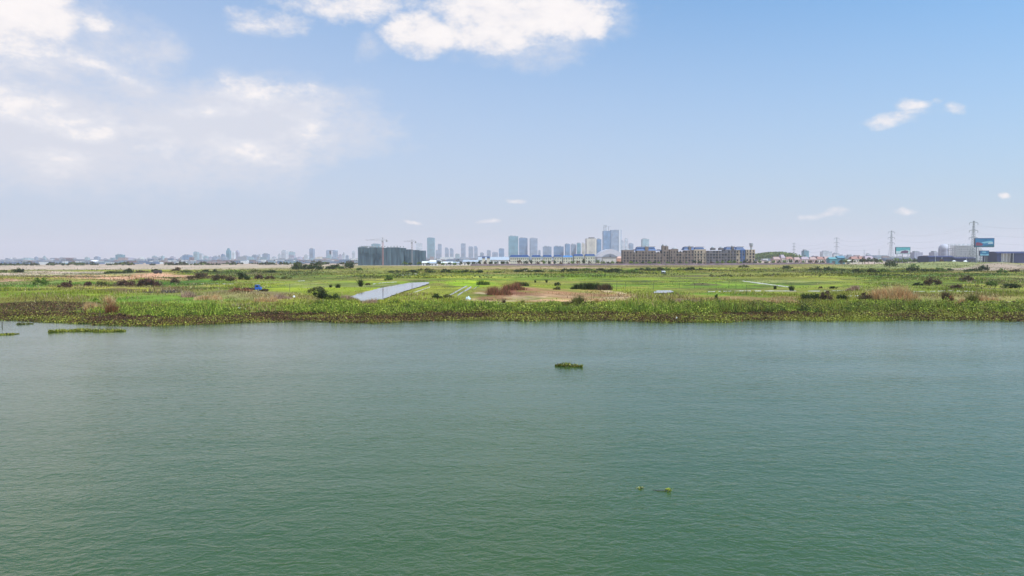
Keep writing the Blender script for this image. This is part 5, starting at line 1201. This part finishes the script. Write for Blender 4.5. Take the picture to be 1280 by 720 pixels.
# navy halls
NV = plain('navy_cladding',(.012,.02,.085),.9,.15,.1); NV2 = plain('navy_fascia',(.015,.025,.10),.8)
def hall(label, u0, u1, vt, vf, D, openings, posts):
    x, w = bbase(u0,u1,D); zt = hgt((u0+u1)/2,vt,D)-G0; zf = hgt((u0+u1)/2,vf,D)-G0
    e = empty('navy_hall', (x,D,G0), 0, label, 'hall'); X_ = lambda u: atD(u,D)-x
    us = [u0]+[k for o_ in openings for k in o_]+[u1]
    for i in range(0,len(us),2):
        if us[i+1]-us[i] > .1: MB().box(X_(us[i]),X_(us[i+1]),-18,18,0,zf-.02).build('wall', NV, e)
    for (a,b) in openings: MB().box(X_(a)+.01,X_(b)-.01,-8,18,0,zf-.03).build('recessed_wall', LW, e)
    MB().frustum(-w/2-1,w/2+1,-19.5,19.5,zf,zt,.8,9).build('roof', NV2, e)
    for u in posts: MB().tube((X_(u),-19.6,0),(X_(u),-19.6,zf-.05),.35,.35,8).build('column', plain('white_post',(.6,.6,.62)), e)
hall('long navy hall running out of the right edge of the picture', 1237,1330, 314.4,316.6,1180,[(1242,1258)],(1244,1248,1252,1256,1276.5,1290,1304))
hall('low navy hall left of the white frame building', 1154,1184.4, 319.8,321.4,1250,[],(1169,))
hall('small navy hall before the white frame building', 1186.2,1212, 321.6,323,1240,[],(1199,))
# domed tower
D = 1900; x, w = bbase(1173,1186,D); zt = hgt(1180,305,D)-G0; zs = hgt(1180,311,D)-G0
e = empty('domed_tower', (x,D,G0), .2, 'pale grey tower with rounded top at right', 'building')
MB().tube((0,0,0),(0,0,zs),w*.47,w*.47,20).build('tower_body', FT['lav'], e); MB().dome(0,0,zs+.02,w*.47,w*.47,zt-zs,20,6).build('dome', plain('pale_dome',(.45,.44,.5),.6,.05), e)
# white frame building
D = 1420; x, w = bbase(1189.6,1223.6,D); zt = hgt(1206,307,D)-G0
e = empty('open_frame_building', (x,D,G0), 0, 'unfinished building of white open frames between navy halls and big billboard', 'building')
WF = plain('white_concrete',(.6,.6,.62),.8,.1); nf, nc = 7, 13
for f_ in range(nf): MB().box(-w/2+(f_>5)*w*.06,w/2-(f_>4)*w*.1,-12,12,zt*(f_+1)/nf-1.2,zt*(f_+1)/nf).build('floor_slab', WF, e)
for c_ in range(nc):
    h_ = zt*(1 if c_ < 10 else .8)+rng.uniform(-2,4); q = MB()
    for yy in (-11.5,0,11.5): q.box(-w/2+w*c_/(nc-1)*.98,-w/2+w*c_/(nc-1)*.98+1.0,yy-.5,yy+.5,0,h_)
    q.build('column_row', WF, e)
for c_ in range(nc-1):
    for f_ in range(nf-1):
        if rng.random() < .35: MB().box(-w/2+w*c_/(nc-1)*.98+1.2,-w/2+w*(c_+1)/(nc-1)*.98-.1,-9.2,-9.0,zt*(f_+.02)/nf+ .2,zt*(f_+.75)/nf).build('infill_panel', plain('grey_infill',(.38,.38,.42)), e)
for (u, lb) in [(1192.5,'left small white marquee before the navy halls'),(1206.6,'right small white marquee before the navy halls')]:
    D = 1150; x = atD(u,D); z = hgt(u,325.4,D)-G0; e = empty('marquee', (x,D,G0), 0, lb, 'tent')
    MB().frustum(-3.4,3.4,-3,3,z-2.2,z,3.0,2.7).build('canopy', plain('marquee_white',(.8,.8,.78)), e)
    for sx in (-1,1):
        for sy in (-1,1): MB().tube((sx*3.1,sy*2.7,0),(sx*3.1,sy*2.7,z-2.2),.1,.1,5).build('pole', GALV, e)
for i, u in enumerate([1169.2,1221.6,1223.2,1226,1231]):
    D = 1000; x = atD(u,D); z = hgt(u,(318,314,306,316,317)[i],D)-G0; e = empty('street_lamp', (x,D,G0), 0, 'pale lamp post near the navy halls, %s from the left' % ORD(i+1), 'lamp post', 'lamp posts near the navy halls')
    MB().tube((0,0,0),(0,0,z),.3,.2,8).build('pole', plain('pale_pole',(.5,.5,.52)), e); MB().box(-.3,2.2,-.2,.2,z,z+.25).build('lamp_head', GALV, e)
# stadium far left
D = 2300; x, w = bbase(85,130,D); zt = hgt(95,324.2,D)-G0; zl = hgt(110,328.4,D)-G0
e = empty('stadium', (x,D,G0), 0, 'dark low stadium with open roof frame and small white dome at far left', 'stadium')
SD = plain('dark_stand',(.10,.11,.15))
MB().prism([(w*.5,0),(w*.5,zl*.7),(0,zl),(-w*.17,zl*1.1),(-w*.48,zl*1.1),(-w*.5,0)],-30,30).build('stand', SD, e)
m = MB()
for i in range(6): m.box(-w*.5+w*.31*i/5-.8,-w*.5+w*.31*i/5+.8,-31.9,-30.1,0,zt-1.6)
m.box(-w*.51,-w*.18,-34,28,zt-1.5,zt); m.build('roof_frame', SD, e)
MB().dome(w*.24,0,zl*.75,w*.12,22,hgt(119,325,D)-G0-zl*.75,14,5).build('dome', plain('dome_white',(.8,.8,.82)), e)
m = MB(); m.prism([(w*.14,zl*.8),(w*.0,zl*1.25),(-w*.1,zl*.9)],-20,-10); m.build('gable', SD, e)
# wooded rise behind the pink houses
n = 5200; D = 1900
uu = 941+rng.random(n)*52; xx = np.array([atD(a,D) for a in uu]); tz = np.interp(uu,[941,950,962,972,985,993],[320,317,315.4,315,317,320.6])
zz = np.array([hgt(a,b,D) for a,b in zip(uu,tz)])
P = np.stack([xx+rng.normal(size=n)*3, D+rng.normal(size=n)*30, G0+(zz-G0)*(.15+.85*rng.random(n)**.6)],1); cols = pick(KIND['green'], n)*.9
tag(np_mesh('far_wood', leaf_cards(P, 1.6+1.4*rng.random(n), cols, .1), 4, cols, LEAF), 'far wooded rise right of the apartments', 'wood', kind='stuff')
# far low town, one mass of roofs and tree tops out to the horizon
bx = []; bc = []
pal = [(.28,.30,.34),(.18,.21,.28),(.18,.22,.30),(.32,.25,.25),(.14,.19,.28),(.22,.29,.34),(.2,.15,.16),(.6,.6,.6)]
for i in range(4200):
    D = 1450+ (rng.random()**1.2)*5000; u = rng.uniform(-120,1400)
    if 560 < u < 1110 and D < 1700: D += 900
    x = (u-640)/F*D; w = rng.uniform(6,24)*(1+(D>2500)*.5); d = rng.uniform(8,20); h = rng.uniform(3,7)+ (rng.random()<.10)*(D>2300)*rng.uniform(4,14)
    c = pal[rng.integers(0,8)]
    x0,x1,y0,y1,z0,z1 = x-w/2,x+w/2,D-d/2,D+d/2,G0-.5,G0+h
    r_ = h*.25*(rng.random()<.5)
    v8 = [(x0,y0,z0),(x1,y0,z0),(x1,y1,z0),(x0,y1,z0),(x0,y0,z1),(x1,y0,z1),(x1,y1,z1),(x0,y1,z1)]
    rc = (c[0]*.7,c[1]*.6,c[2]*.62) if rng.random()<.5 else (min(.8,c[0]*1.2),)*3
    for f_, cc_ in (((0,1,5,4),c),((1,2,6,5),c),((2,3,7,6),c),((3,0,4,7),c),((4,5,6,7),rc)):
        bx += [v8[k] for k in f_]; bc.append(cc_)
tag(np_mesh('far_town', np.array(bx), 4, np.array(bc), MASS), 'hazy low roofs of the distant town along the horizon', 'town', kind='stuff')
n = 60000; D = 1240+rng.random(n)**1.4*4500; u = rng.uniform(-120,1400,n); cl = vnoise(u*.11, D*.004)
k = (cl > .42) & ~((u > 560) & (u < 1110) & (D < 1700)); D, u, cl = D[k], u[k], cl[k]; n = len(D)
P = np.stack([(u-640)/F*D, D, G0+rng.random(n)*(1.5+7*(cl-.4))],1); cols = pick(KIND['dark'], n)*.8
tag(np_mesh('far_tree_belt', leaf_cards(P, 1.6+2.2*rng.random(n), cols, .1), 4, cols, LEAF), 'distant belts of trees among the town roofs', 'trees', kind='stuff')
